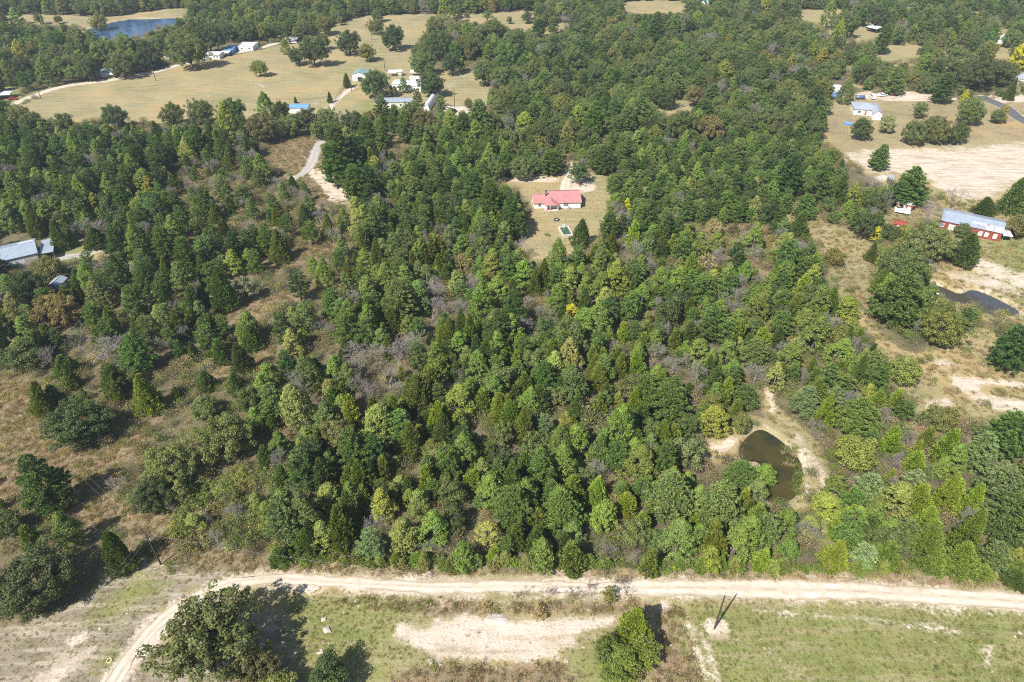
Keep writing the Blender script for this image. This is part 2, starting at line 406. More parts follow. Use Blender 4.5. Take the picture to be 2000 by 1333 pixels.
A_tan = layer(TAN + TAN_LOOSE, 4.0); A_brown = np.maximum(layer(BROWN, 4.0), np.minimum(layer(BROWN_YARD, 4.0), -0.08)); A_green = layer(GREEN, 7.0); A_grey = layer([[(-100,1245),(60,1215),(130,1190),(200,1130),(290,1090),(440,1112),(520,1116),(420,1140),(330,1180),(290,1230),(240,1300),(300,1260),(420,1260),(560,1200),(600,1333),(560,1450),(-100,1450)]], 5.0)
A_sand = np.maximum(layer([p for i, p in enumerate(SAND) if i not in (0, 4, 5, 6)], 2.5), np.maximum(layer([SAND[0]], 2.2), layer([SAND[4], SAND[5], SAND[6]], 11.0)))
A_road = np.full(X.shape, -1.0)
for k, r in ROADS.items():
    lo, hi = r['p'].min(0) - 9, r['p'].max(0) + 9
    m = (X > lo[0]) & (X < hi[0]) & (Y > lo[1]) & (Y < hi[1])
    d = np.full(m.sum(), 1e9)
    d = line_d(r['p'][::4], X[m], Y[m])
    A_road[m] = np.maximum(A_road[m], np.clip((np.mean(r['hw']) + (0.9 if k == 'main' else 0.1) - d) / (3.6 if k == 'main' else 2.2), -1, 1))
A_sand = np.maximum(A_sand, A_road * 0.8)
for P, k in ponds:
    d = sdf(P, X, Y); A_sand = np.maximum(A_sand, np.clip(1 - np.abs(d + 0.6) / 1.3, -1, 0.05)); A_tan = np.maximum(A_tan, np.clip((d + 5) / 4, -1, 1))
# beyond the picture: patches of pasture
fo = far | (Y > 640)
A_tan[fo] = np.maximum(A_tan[fo], np.sin(X[fo] * 0.006 + 1) * np.sin(Y[fo] * 0.009) * 2 - 0.9)
idx = np.arange(len(X)).reshape(shp)
Q = np.stack([idx[:-1, :-1], idx[:-1, 1:], idx[1:, 1:], idx[1:, :-1]], -1).reshape(-1, 4)

def ground_material():
    m, nt, b = newmat('ground_soil_and_grass')
    pos = nt.nodes.new('ShaderNodeNewGeometry').outputs['Position']
    def A(n):
        a = nt.nodes.new('ShaderNodeAttribute'); a.attribute_name = n; return a.outputs['Fac']
    n_big = noise(nt, pos, 0.028, 5, 0.6); n_mid = noise(nt, pos, 0.22, 6, 0.65); n_low = noise(nt, pos, 0.07, 4, 0.6, 0.6); n_fine = noise(nt, pos, 1.3, 6, 0.7); n_tiny = noise(nt, pos, 4.0, 6, 0.8)
    mp = nt.nodes.new('ShaderNodeMapping'); mp.inputs['Rotation'].default_value = (0, 0, R(-14)); mp.inputs['Scale'].default_value = (0.12, 1.0, 1); nt.links.new(pos, mp.inputs[0])
    n_streak = noise(nt, mp.outputs[0], 0.55, 5, 0.65)
    def mask(a, amp=1.1, lo=-0.25, hi=0.25):
        w = math_n(nt, 'MULTIPLY_ADD', math_n(nt, 'SUBTRACT', math_n(nt, 'MULTIPLY_ADD', n_fine, 0.6, math_n(nt, 'MULTIPLY', n_mid, 0.4)), 0.5), amp * 2.2, math_n(nt, 'MULTIPLY_ADD', math_n(nt, 'SUBTRACT', n_low, 0.5), 1.4, a))
        mr = nt.nodes.new('ShaderNodeMapRange'); mr.interpolation_type = 'SMOOTHSTEP'
        nt.links.new(w, mr.inputs[0]); mr.inputs[1].default_value = lo; mr.inputs[2].default_value = hi
        return mr.outputs[0]
    litter = ramp(nt, n_mid, [(0.3, (0.115, 0.085, 0.055)), (0.5, (0.19, 0.15, 0.095)), (0.7, (0.27, 0.20, 0.13))])
    litter = mix(nt, math_n(nt, 'MULTIPLY', n_fine, 0.6), litter, (0.10, 0.115, 0.045))
    tan = ramp(nt, n_mid, [(0.25, (0.24, 0.195, 0.095)), (0.5, (0.335, 0.275, 0.15)), (0.75, (0.43, 0.335, 0.20))])
    tan2 = ramp(nt, n_big, [(0.36, (0.24, 0.225, 0.095)), (0.5, (0.35, 0.285, 0.138)), (0.62, (0.455, 0.32, 0.145))])
    tan = mix(nt, 0.75, tan, tan2)
    tan = mix(nt, ramp(nt, n_low, [(0.56, (0, 0, 0)), (0.66, (0.7, 0.7, 0.7))]), tan, (0.215, 0.21, 0.10))
    tan = mix(nt, ramp(nt, n_streak, [(0.45, (0, 0, 0)), (0.62, (0.6, 0.6, 0.6))]), tan, (0.43, 0.375, 0.225))
    tan = mix(nt, ramp(nt, n_fine, [(0.52, (0, 0, 0)), (0.66, (0.7, 0.7, 0.7))]), tan, (0.17, 0.155, 0.075))
    pale = ramp(nt, math_n(nt, 'MULTIPLY_ADD', n_fine, 0.45, math_n(nt, 'MULTIPLY', n_low, 0.55)), [(0.585, (0, 0, 0)), (0.64, (0.8, 0.8, 0.8))])
    tan = mix(nt, pale, tan, (0.56, 0.475, 0.37))
    brown = ramp(nt, n_mid, [(0.25, (0.20, 0.155, 0.095)), (0.5, (0.29, 0.215, 0.135)), (0.75, (0.375, 0.27, 0.17))])
    brown = mix(nt, ramp(nt, n_fine, [(0.50, (0, 0, 0)), (0.66, (0.75, 0.75, 0.75))]), brown, (0.14, 0.125, 0.065))
    green = ramp(nt, n_mid, [(0.25, (0.165, 0.18, 0.056)), (0.5, (0.225, 0.24, 0.08)), (0.75, (0.295, 0.28, 0.115))])
    green = mix(nt, ramp(nt, n_streak, [(0.48, (0, 0, 0)), (0.64, (0.65, 0.65, 0.65))]), green, (0.36, 0.30, 0.18))
    green = mix(nt, pale, green, (0.52, 0.44, 0.33))
    sand = ramp(nt, n_mid, [(0.25, (0.50, 0.40, 0.30)), (0.5, (0.62, 0.52, 0.41)), (0.75, (0.72, 0.63, 0.52))])
    sand = mix(nt, ramp(nt, n_streak, [(0.5, (0, 0, 0)), (0.62, (0.55, 0.55, 0.55))]), sand, (0.40, 0.29, 0.20))
    c = mix(nt, mask(A('tan')), litter, tan)
    c = mix(nt, mask(A('brown')), c, brown)
    grey = ramp(nt, n_mid, [(0.25, (0.19, 0.165, 0.105)), (0.5, (0.275, 0.235, 0.165)), (0.75, (0.36, 0.30, 0.225))])
    grey = mix(nt, ramp(nt, n_streak, [(0.50, (0, 0, 0)), (0.62, (0.75, 0.75, 0.75))]), grey, (0.50, 0.42, 0.33))
    c = mix(nt, mask(A('grey')), c, grey)
    c = mix(nt, mask(A('green'), 1.3, -0.5, 0.5), c, green)
    c = mix(nt, math_n(nt, 'MULTIPLY', mask(A('sand'), 1.5, -0.2, 0.4), math_n(nt, 'SUBTRACT', 1.0, ramp(nt, math_n(nt, 'MULTIPLY_ADD', n_fine, 0.5, math_n(nt, 'MULTIPLY', n_streak, 0.5)), [(0.52, (0, 0, 0)), (0.64, (0.6, 0.6, 0.6))]))), c, sand)
    tiny = ramp(nt, n_tiny, [(0.32, (0.5, 0.5, 0.5)), (0.68, (1.32, 1.32, 1.32))])
    c = mix(nt, 0.8, c, tiny, 'MULTIPLY')
    nt.links.new(c, b.inputs['Base Color']); b.inputs['Roughness'].default_value = 0.95; b.inputs['Specular IOR Level'].default_value = 0.1
    bp = N(nt, 'ShaderNodeBump', Strength=0.7, Distance=0.35); nt.links.new(n_fine, bp.inputs['Height']); nt.links.new(bp.outputs[0], b.inputs['Normal'])
    return m
M['ground'] = ground_material()
gm = mesh_np('ground', np.stack([X, Y, Z], -1), quads=Q, mats=[M['ground']], attrs=dict(tan=A_tan, brown=A_brown, green=A_green, sand=A_sand, grey=A_grey), smooth=True)
tag(link(bpy.data.objects.new('ground', gm)), kind='structure')

def road_material(name, cols, ruts=True):
    m, nt, b = newmat(name)
    pos = nt.nodes.new('ShaderNodeNewGeometry').outputs['Position']
    a = nt.nodes.new('ShaderNodeAttribute'); a.attribute_name = 'across'
    f = noise(nt, pos, 0.35, 6, 0.65); t = noise(nt, pos, 2.5, 5, 0.7)
    c = ramp(nt, f, [(0.3, cols[0]), (0.5, cols[1]), (0.72, cols[2])])
    if ruts:
        k = math_n(nt, 'ABSOLUTE', a.outputs['Fac'])
        mid = math_n(nt, 'MULTIPLY', math_n(nt, 'SUBTRACT', 1.0, math_n(nt, 'MINIMUM', math_n(nt, 'MULTIPLY', k, 2.6), 1.0)), math_n(nt, 'SMOOTH_MIN', math_n(nt, 'MULTIPLY', math_n(nt, 'SUBTRACT', f, 0.40), 5.0), 1.0, 0.2))
        c = mix(nt, math_n(nt, 'MAXIMUM', math_n(nt, 'MULTIPLY', mid, 0.75), 0.0), c, cols[3])
        ed = ramp(nt, math_n(nt, 'ADD', k, math_n(nt, 'MULTIPLY', math_n(nt, 'SUBTRACT', t, 0.5), 0.9)), [(0.62, (0, 0, 0)), (1.0, (0.95, 0.95, 0.95))])
        c = mix(nt, ed, c, cols[3])
    c = mix(nt, 0.5, c, ramp(nt, t, [(0.3, (0.72, 0.72, 0.72)), (0.7, (1.2, 1.2, 1.2))]), 'MULTIPLY')
    nt.links.new(c, b.inputs['Base Color']); b.inputs['Roughness'].default_value = 0.95; b.inputs['Specular IOR Level'].default_value = 0.1
    bp = N(nt, 'ShaderNodeBump', Strength=0.5, Distance=0.1); nt.links.new(t, bp.inputs['Height']); nt.links.new(bp.outputs[0], b.inputs['Normal'])
    return m
M['sandroad'] = road_material('sandy_road', [(0.47, 0.375, 0.27), (0.62, 0.535, 0.43), (0.73, 0.665, 0.57), (0.33, 0.26, 0.165)])
M['gravel'] = road_material('gravel_drive', [(0.36, 0.33, 0.29), (0.44, 0.41, 0.37), (0.52, 0.49, 0.44), (0.30, 0.27, 0.20)])
M['asphalt'] = road_material('asphalt', [(0.10, 0.10, 0.105), (0.13, 0.13, 0.135), (0.16, 0.16, 0.165), (0.1, 0.1, 0.1)], False)

def road(name, r, mat, ragged=0.35):
    p = smooth_open(r['p'], 6) if len(r['p']) < 90 else r['p']
    seg = np.linalg.norm(np.diff(p, axis=0), axis=1); s = np.concatenate([[0], np.cumsum(seg)])
    n = max(8, int(s[-1] / 0.7)); t = np.linspace(0, s[-1], n)
    px = np.interp(t, s, p[:, 0]); py = np.interp(t, s, p[:, 1])
    hw = np.interp(t / s[-1], np.linspace(0, 1, len(r['w'])), r['w'])
    dx = np.gradient(px); dy = np.gradient(py); L = np.hypot(dx, dy); nx, ny = -dy / L, dx / L
    def wob(k): 
        w = np.convolve(rng.normal(0, 1, n + 40), np.hanning(9), 'same')[20:20 + n] + 1.5 * np.convolve(rng.normal(0, 1, n + 80), np.hanning(41), 'same')[40:40 + n] / 4.5
        return ragged * w * 0.5
    acr = np.array([-1, -0.66, -0.33, 0, 0.33, 0.66, 1.0]); wl_, wr_ = wob(0), wob(1)
    V = []; at = []
    for j, a in enumerate(acr):
        off = a * hw + (wl_ if a < 0 else wr_) * abs(a) ** 3
        vx, vy = px + nx * off, py + ny * off
        V.append(np.stack([vx, vy, height(vx, vy) + 0.05 - 0.03 * abs(a)], -1)); at.append(np.full(n, a))
    V = np.stack(V, 1).reshape(-1, 3); at = np.stack(at, 1).ravel()
    i = np.arange(n * 7).reshape(n, 7)
    Qr = np.stack([i[:-1, 1:], i[:-1, :-1], i[1:, :-1], i[1:, 1:]], -1).reshape(-1, 4)
    if np.cross(V[Qr[0, 1]] - V[Qr[0, 0]], V[Qr[0, 2]] - V[Qr[0, 0]])[2] < 0: Qr = Qr[:, ::-1]
    o = link(bpy.data.objects.new(name, mesh_np(name, V, quads=Qr, mats=[mat], attrs=dict(across=at), smooth=True)))
    return tag(o, kind='structure')
road('dirt_road', ROADS['main'], M['sandroad'], 0.3)
road('field_track', ROADS['field'], M['sandroad'], 0.25)
road('gravel_drive', ROADS['gravel'], M['gravel'], 0.4)
road('farm_track', ROADS['farm'], M['sandroad'], 0.2)
road('gravel_path', ROADS['shop'], M['gravel'], 0.2)
road('sand_driveway', ROADS['drive'], M['sandroad'], 0.25)
road('asphalt_road', ROADS['asphalt'], M['asphalt'], 0.05)

for (P, k), nm, mt in zip(ponds, ('muddy_pond', 'dark_pond', 'lake'), ('muddy', 'darkwater', 'bluewater')):
    c = P.mean(0); d = P - c; P2 = c + d * (1 + 1.4 / np.linalg.norm(d, axis=1))[:, None]
    wm = mesh_np(nm, [(*c, -0.45)] + [(*q, -0.45) for q in P2], [(0, i + 1, (i + 1) % len(P2) + 1) for i in range(len(P2))], mats=[M[mt]])
    tag(link(bpy.data.objects.new(nm, wm)), kind='structure')

# ------------------------------------------------------------------ plants: mesh prototypes
def unit(v): return v / (np.linalg.norm(v, axis=-1, keepdims=True) + 1e-9)
def rdir(r, n): return unit(r.normal(size=(n, 3)))

def leaves(r, C, A, Nn, length, width, rnd):
    """diamond leaves: centre C, long axis A, normal Nn"""
    n = len(C); A = unit(A); S = unit(np.cross(A, Nn))
    l = (length * r.uniform(0.7, 1.3, n))[:, None] * 0.5; w = (width * r.uniform(0.7, 1.3, n))[:, None] * 0.5
    dr = unit(np.cross(S, A)) * (l * 0.35)
    V = np.stack([C - A * l - dr, C + S * w, C + A * l - dr, C - S * w], 1).reshape(-1, 3)
    return V, np.repeat(rnd, 4)

def crown_mesh(name, parts, mat):
    V = np.concatenate([p[0] for p in parts]); a = np.concatenate([p[1] for p in parts])
    return mesh_np(name, V, quads=np.arange(len(V)).reshape(-1, 4), mats=[mat], attrs=dict(rnd=np.clip(a, 0, 1)))

def lobe_leaves(r, centres, radii, per, length, width, up=0.35, flat=0.85):
    out = []
    for c, rad in zip(centres, radii):
        n = int(per * (rad ** 1.6) + 6)
        d = rdir(r, n); d[:, 2] = d[:, 2] * 0.9 + 0.12; d = unit(d)
        C = c + d * (rad * r.uniform(0.62, 1.08, n))[:, None] * np.array((1, 1, flat))
        Nn = unit(d + rdir(r, n) * 0.75 + np.array((0, 0, up)))
        A = np.cross(Nn, rdir(r, n))
        out.append(leaves(r, C, A, Nn, length, width, np.clip(r.normal(0.5, 0.1) + r.normal(0, 0.17, n), 0, 1)))
    return out

def trunk_mesh(name, paths, mat, sides=6):
    mb = MB()
    for pts, rad in paths: mb.tube(pts, rad, sides)
    return mesh_np(name, mb.v, mb.f, mats=[mat], smooth=True)

def limb(a, b, ra, rb, sag, r):
    a, b = np.array(a, float), np.array(b, float); m = (a + b) / 2 + np.array((r.normal(0, .12), r.normal(0, .12), sag)) * np.linalg.norm(b - a) * 0.5
    return ([tuple(a), tuple(m), tuple(b)], [ra, (ra + rb) / 2, rb])

def make_oak(seed, W=8.0, H=8.0, sparse=False, lobes=72, per=95, lf=0.34, tr=1.0):
    r = np.random.default_rng(seed); cz = H * 0.51; rz = H * 0.49; Rr = W / 2
    cs, rs = [], []
    k = 0
    sx, sy = r.uniform(0.85, 1.1, 2)
    while len(cs) < lobes:
        d = rdir(r, 1)[0]
        if d[2] < (-0.35 if sparse else -0.8): continue
        q = r.uniform(0.55, 1.0) if not sparse else r.uniform(0.35, 1.05)
        rad = r.uniform(0.55, 1.25) * (0.9 if sparse else 1.0)
        c = np.array((d[0] * sx * (Rr - rad * 0.75) * q, d[1] * sy * (Rr - rad * 0.75) * q, cz + d[2] * (rz - rad * 0.6) * q + r.normal(0, 0.2)))
        c[:2] *= 1 + 0.16 * math.sin(3 * math.atan2(d[1], d[0]) + seed)
        cs.append(c); rs.append(rad)
    if sparse:
        keep = [i for i in range(len(cs)) if r.random() < 0.85]; cs = [cs[i] for i in keep]; rs = [rs[i] * 0.78 for i in keep]
    P = lobe_leaves(r, cs, rs, per, lf, lf * 0.72)
    fork = np.array((r.normal(0, .15), r.normal(0, .15), H * 0.22)); paths = [([(0, 0, -0.3), (0, 0, 0.3), tuple(fork)], [0.34 * tr, 0.27 * tr, 0.2 * tr])]
    for i in r.choice(len(cs), min(len(cs), int(16 * tr ** 2)), replace=False): paths.append(limb(fork - (0, 0, r.uniform(0, .6)), cs[i], 0.13 * tr, 0.03, 0.12, r))
    return crown_mesh('oak_crown', P, M['leaf']), trunk_mesh('oak_trunk', paths, M['bark'])

def make_gum(seed, W=6.0, H=11.0, lobes=120, lf=0.30, point=0.9):
    r = np.random.default_rng(seed); cs, rs = [], []
    ph = r.uniform(0, 6)
    while len(cs) < lobes:
        t = r.uniform(0, 1) ** 0.9                       # 0 bottom of the crown, 1 top
        rr = (W / 2) * (1 - t ** 1.5) ** point * (0.72 + 0.28 * math.sin(min(t * 5, 1.57))) 
        a = r.uniform(0, 2 * math.pi); q = r.uniform(0.45, 1.0) ** 0.6
        rr *= 1 + 0.18 * math.sin(4 * a + t * 9 + ph)
        cs.append(np.array((math.cos(a) * rr * q, math.sin(a) * rr * q, H * (0.10 + 0.86 * t) + r.normal(0, .12)))); rs.append(r.uniform(0.38, 0.8))
    P = lobe_leaves(r, cs, rs, 95, lf, lf * 0.8, 0.4)
    paths = [([(0, 0, -0.3), (0.05, 0.04, H * 0.5), (0, 0, H * 0.93)], [0.22, 0.14, 0.03])]
    for i in r.choice(len(cs), 18, replace=False):
        c = cs[i]; paths.append(limb((0, 0, max(0.8, c[2] - np.hypot(c[0], c[1]) * 0.7)), c, 0.06, 0.015, 0.05, r))
    return crown_mesh('broadleaf_crown', P, M['leaf']), trunk_mesh('broadleaf_trunk', paths, M['grey_bark'], 5)

def make_pine(seed, W=6.5, H=12.0, broad=0.6, base=0.14):
    r = np.random.default_rng(seed); parts = []; paths = [([(0, 0, -0.3), (r.normal(0, .1), r.normal(0, .1), H * 0.5), (0, 0, H * 0.96)], [0.26, 0.17, 0.03])]
    z = H * base; T = []
    while z < H * 0.95:
        t = (z - H * base) / (H * (1 - base))
        L0 = (W / 2) * ((1 - t) ** broad) * (0.68 + 0.32 * min(1, t * 4)) 
        nb = int(r.integers(4, 7) * max(1, W / 6.8)); a0 = r.uniform(0, 6.28)
        for b in range(nb):
            a = a0 + 2 * math.pi * b / nb + r.normal(0, 0.25); L = L0 * r.uniform(0.65, 1.12) + 0.15
            rise = L * r.uniform(0.10, 0.4)
            e = np.array((math.cos(a) * L, math.sin(a) * L, z + rise)); s = np.array((0, 0, z))
            if L > 0.8: paths.append(([tuple(s), tuple((s + e) / 2 - (0, 0, 0.05 * L)), tuple(e)], [0.05, 0.035, 0.012]))
            nt_ = max(1, int(L / 0.62))
            for k in range(nt_):
                f = 1 - 0.72 * k / max(nt_, 1)
                side = r.normal(0, 0.16 + 0.25 * (1 - f), 3) * min(L, 2) * 0.6; side[2] = abs(side[2]) * 0.5
                T.append((s + (e - s) * f + side, unit(np.array((math.cos(a) * 0.8, math.sin(a) * 0.8, 0.75)))))
        z += H * r.uniform(0.045, 0.065) / (1.35 if W > 8 else 1)
    T.append((np.array((0, 0, H * 0.97)), np.array((0, 0, 1.0))))
    for c, d in T:
        n = 30; rad = r.uniform(0.42, 0.68)
        q = unit(rdir(r, n) + d * 0.55); q[:, 2] = np.abs(q[:, 2]) * 0.9 + q[:, 2] * 0.1; q = unit(q)
        C = c + q * (rad * r.uniform(0.45, 0.75, n))[:, None]
        Nn = unit(np.cross(q, rdir(r, n)) + q * 0.5 + np.array((0, 0, 0.5)))
        parts.append(leaves(r, C, q, Nn, rad * 0.95, 0.16, np.clip(r.normal(0.5, 0.09) + r.normal(0, .16, n), 0, 1)))
    return crown_mesh('pine_crown', parts, M['needle']), trunk_mesh('pine_trunk', paths, M['bark'], 5)

def make_cedar(seed, W=4.2, H=8.0, pw=0.75, n_spray=330):
    r = np.random.default_rng(seed); parts = []; ph = r.uniform(0, 6, 3)
    for i in range(n_spray):
        t = r.uniform(0, 1) ** 1.15; a = r.uniform(0, 2 * math.pi)
        rr = (W / 2) * (1 - t) ** pw * (0.8 + 0.2 * min(1, t * 6)) * (1 + 0.2 * math.sin(3 * a + ph[0] + 4 * t) + 0.12 * math.sin(7 * a + ph[1] - 9 * t)) * r.uniform(0.62, 1.03)
        c = np.array((math.cos(a) * rr, math.sin(a) * rr, H * (0.04 + 0.93 * t)))
        d = unit(np.array((math.cos(a) * 0.75, math.sin(a) * 0.75, 0.9)) + r.normal(0, .2, 3)); n = 24
        ln = r.uniform(0.45, 0.8)
        f = r.uniform(-0.5, 0.6, n)
        q = unit(d + rdir(r, n) * 0.55)
        C = c + d * (f * ln)[:, None] + rdir(r, n) * (0.24 * (1 - f * 0.7))[:, None]
        Nn = unit(np.array((math.cos(a), math.sin(a), 0.4)) + rdir(r, n) * 0.7)
        parts.append(leaves(r, C, q, Nn, 0.34, 0.17, np.clip(r.normal(0.5, 0.1) + r.normal(0, .15, n), 0, 1)))
    return crown_mesh('cedar_crown', parts, M['needle']), trunk_mesh('cedar_trunk', [([(0, 0, -0.3), (0, 0, H * 0.5), (0, 0, H * 0.93)], [0.17, 0.1, 0.02])], M['bark'], 5)

def make_bare(seed, W=6.0, H=7.0, depth=7, thick=0.10, stems=1, mat='grey_bark'):
    """leafless tree: (twigs, trunk)"""
    r = np.random.default_rng(seed); mb = MB(); segs = []
    lvl = [(np.array((0.2 * math.cos(a) * (stems > 1), 0.2 * math.sin(a) * (stems > 1), -0.2)), unit(np.array((r.normal(0, .12 + .3 * (stems > 1)), r.normal(0, .12 + .3 * (stems > 1)), 1.0))), H * 0.30, thick / stems ** 0.5) for a in r.uniform(0, 6.28, stems)]
    for lev in range(depth + 1):
        nxt = []
        for p, d, L, rad in lvl:
            m = p + d * L * 0.5 + r.normal(0, 0.05, 3) * L; e = p + unit(d + r.normal(0, .12, 3)) * L
            if lev < 2: mb.tube([tuple(p), tuple(m), tuple(e)], [rad, rad * 0.82, rad * 0.66], 5)
            else: segs.append((p, m, rad)); segs.append((m, e, rad * .8))
            if lev < depth:
                for k in range(r.integers(2, 4) if lev < depth - 1 else 3):
                    q = r.normal(size=3); q /= np.sqrt(q @ q)
                    nd = d + q * 0.85 + np.array((0, 0, 0.16)); nd /= np.sqrt(nd @ nd)
                    nxt.append((e if k < 2 else m, nd, L * r.uniform(0.6, 0.85), max(rad * 0.56, 0.015)))
        lvl = nxt
    P = np.array([q[0] for q in segs]); E = np.array([q[1] for q in segs]); rd = np.array([q[2] for q in segs])[:, None]
    D = unit(E - P); A = unit(np.cross(D, rdir(r, len(D)))); B = np.cross(D, A); V = []
    for k in range(3):
        o1 = (A * math.cos(k * 2.094) + B * math.sin(k * 2.094)) * rd; V += [P + o1, E + o1 * .8]
    V = np.stack(V, 1); n = len(V); base = (np.arange(n) * 6)[:, None, None]
    Qt = (base + np.array([[0, 2, 3, 1], [2, 4, 5, 3], [4, 0, 1, 5]])[None]).reshape(-1, 4); V = V.reshape(-1, 3)
    tv = np.array(mb.v); al = np.concatenate([V, tv]); sc = np.array((W / (np.ptp(al[:, 0]) + .1), W / (np.ptp(al[:, 1]) + .1), H / al[:, 2].max()))
    mb.v = [tuple(v) for v in tv * sc]
    return mesh_np('twigs', V * sc, quads=Qt, mats=[M[mat]]), mesh_np('bare_trunk', mb.v, mb.f, mats=[M[mat]], smooth=True)

def make_shrub(seed, W=4.0, H=2.8, lobes=26, per=70, twiggy=False):
    r = np.random.default_rng(seed); cs, rs = [], []
    for i in range(lobes):
        a = r.uniform(0, 6.28); q = r.uniform(0, 1) ** 0.5
        cs.append(np.array((math.cos(a) * q * W * 0.42, math.sin(a) * q * W * 0.42, H * (0.25 + 0.6 * r.uniform(0, 1) * (1 - 0.5 * q * q))))); rs.append(r.uniform(0.32, 0.75))
    P = lobe_leaves(r, cs, rs, per, 0.26, 0.17, 0.3)
    paths = [limb((r.normal(0, .1), r.normal(0, .1), -0.1), cs[i] * (1.12 if twiggy else 0.9), 0.05, 0.015, 0.1, r) for i in range(min(lobes, 20 if twiggy else 9))]
    return crown_mesh('shrub_foliage', P, M['leaf']), trunk_mesh('shrub_stems', paths, M['twig'], 4)

def make_brush(seed, W=3.5, H=1.9):
    """low tangle of twigs with a few leaves"""
    r = np.random.default_rng(seed); n = 210
    b = np.stack([r.normal(0, W * 0.2, n), r.normal(0, W * 0.2, n), r.uniform(0, H * 0.5, n)], -1)
    d = unit(np.stack([r.normal(0, .55, n), r.normal(0, .55, n), r.uniform(.5, 1.2, n)], -1)); L = r.uniform(0.5, 1.1, n)
    tw = leaves(r, b + d * (L * 0.5)[:, None], d, rdir(r, n), L, 0.045, r.uniform(0.3, 1, n))
    m = 420; c = np.stack([r.normal(0, W * 0.24, m), r.normal(0, W * 0.24, m), r.uniform(0.1, H, m)], -1)
    lf = leaves(r, c, rdir(r, m), unit(rdir(r, m) + (0, 0, .5)), 0.22, 0.13, r.uniform(0, 1, m))
    V = np.concatenate([tw[0], lf[0]]); a = np.concatenate([tw[1], lf[1]])
    return mesh_np('brush', V, quads=np.arange(len(V)).reshape(-1, 4), mats=[M['twig'], M['leaf']], mi=[0] * n + [1] * m, attrs=dict(rnd=a))

def make_tuft(seed, W=0.9, H=0.45, n=46, w=0.05):
    r = np.random.default_rng(seed)
    b = np.stack([r.normal(0, W * 0.28, n), r.normal(0, W * 0.28, n), np.zeros(n)], -1)
    d = unit(np.stack([r.normal(0, .5, n), r.normal(0, .5, n), r.uniform(.6, 1.2, n)], -1)); L = H * r.uniform(0.5, 1.2, n)
    V, a = leaves(r, b + d * (L * 0.5)[:, None], d, rdir(r, n), L, w, r.uniform(0, 1, n))
    return mesh_np('grass_tuft', V, quads=np.arange(4 * n).reshape(-1, 4), mats=[M['grass']], attrs=dict(rnd=a))

def combined(name, crown, trunk):
    def arr(me):
        v = np.empty(len(me.vertices) * 3, np.float32); me.vertices.foreach_get('co', v)
        return v.reshape(-1, 3), [tuple(p.vertices) for p in me.polygons]
    v1, f1 = arr(crown); v2, f2 = arr(trunk)
    n1 = len(v1)
    me = bpy.data.meshes.new(name)
    # polygons of mixed size
    faces = [f for f in f1] + [tuple(i + n1 for i in f) for f in f2]
    ls = np.array([i for f in faces for i in f], np.int32); st = np.cumsum([0] + [len(f) for f in faces[:-1]]).astype(np.int32)
    me.vertices.add(n1 + len(v2)); me.vertices.foreach_set('co', np.concatenate([v1, v2]).ravel())
    me.loops.add(len(ls)); me.loops.foreach_set('vertex_index', ls)
    me.polygons.add(len(faces)); me.polygons.foreach_set('loop_start', st)
    me.polygons.foreach_set('material_index', np.array([0] * len(f1) + [1] * len(f2), np.int32)); me.update(calc_edges=True)
    me.materials.append(crown.materials[0]); me.materials.append(trunk.materials[0])
    at = me.attributes.new('rnd', 'FLOAT', 'POINT'); a = np.full(n1 + len(v2), 0.5, np.float32)
    if 'rnd' in crown.attributes:
        b = np.empty(n1, np.float32); crown.attributes['rnd'].data.foreach_get('value', b); a[:n1] = b
    at.data.foreach_set('value', a)
    return me

# kind -> (variants, nominal width, nominal height, names)
KIND = {
 'O': dict(v=[make_oak(1), make_oak(2), make_oak(3, lobes=80), make_oak(4, lobes=62), make_oak(5, sparse=True, lobes=80)], W=8.0, H=8.0, hr=0.92, zc=0.56, name='oak_tree', noun='oak', cat='tree', parts=('crown', 'trunk')),
 'B': dict(v=[make_gum(11), make_gum(12, point=0.7), make_gum(13, lobes=140), make_gum(14, point=0.6), make_gum(15, lobes=100)], W=6.0, H=11.0, hr=1.45, zc=0.5, name='broadleaf_tree', noun='broadleaf tree', cat='tree', parts=('crown', 'trunk')),
 'P': dict(v=[make_pine(21), make_pine(22, broad=0.8), make_pine(23, broad=0.5), make_pine(24, base=0.25, broad=0.55), make_pine(25, broad=0.7)], W=6.5, H=12.0, hr=1.5, zc=0.52, name='pine_tree', noun='pine', cat='tree', parts=('crown', 'trunk')),
 'C': dict(v=[make_cedar(31, pw=.72), make_cedar(32, pw=0.62), make_cedar(33, pw=0.9), make_cedar(34, pw=0.55)], W=4.2, H=8.0, hr=1.75, zc=0.45, name='cedar_tree', noun='cedar', cat='tree', parts=('crown', 'trunk')),
 'G': dict(v=[make_bare(41), make_bare(42), make_bare(43, stems=3), make_bare(44, stems=2), make_bare(46, stems=3, depth=6, mat='bark')], W=6.0, H=7.0, hr=1.15, zc=0.55, name='bare_tree', noun='leafless grey tree', cat='tree', parts=('crown', 'trunk')),
 'S': dict(v=[make_shrub(51), make_shrub(52), make_shrub(53, twiggy=True, per=40), make_shrub(54, twiggy=True, lobes=20, per=34)], W=4.0, H=2.8, hr=0.7, zc=0.45, name='shrub', noun='shrub', cat='shrub', parts=('foliage', 'stems')),
}
KIND['O']['big'] = dict(v=[make_oak(101, 14.0, 11.0, lobes=190, lf=0.36, tr=1.5), make_oak(102, 14.0, 11.0, lobes=170, lf=0.36, tr=1.5), make_oak(103, 14.0, 11.0, sparse=True, lobes=230, per=110, lf=0.34, tr=1.9)], W=14.0, H=11.0)
KIND['P']['big'] = dict(v=[make_pine(121, 10.5, 13.0, broad=0.75, base=0.05), make_pine(122, 10.5, 13.0, broad=0.9, base=0.04), make_pine(123, 10.5, 13.5, broad=0.62, base=0.1)], W=10.5, H=13.0)
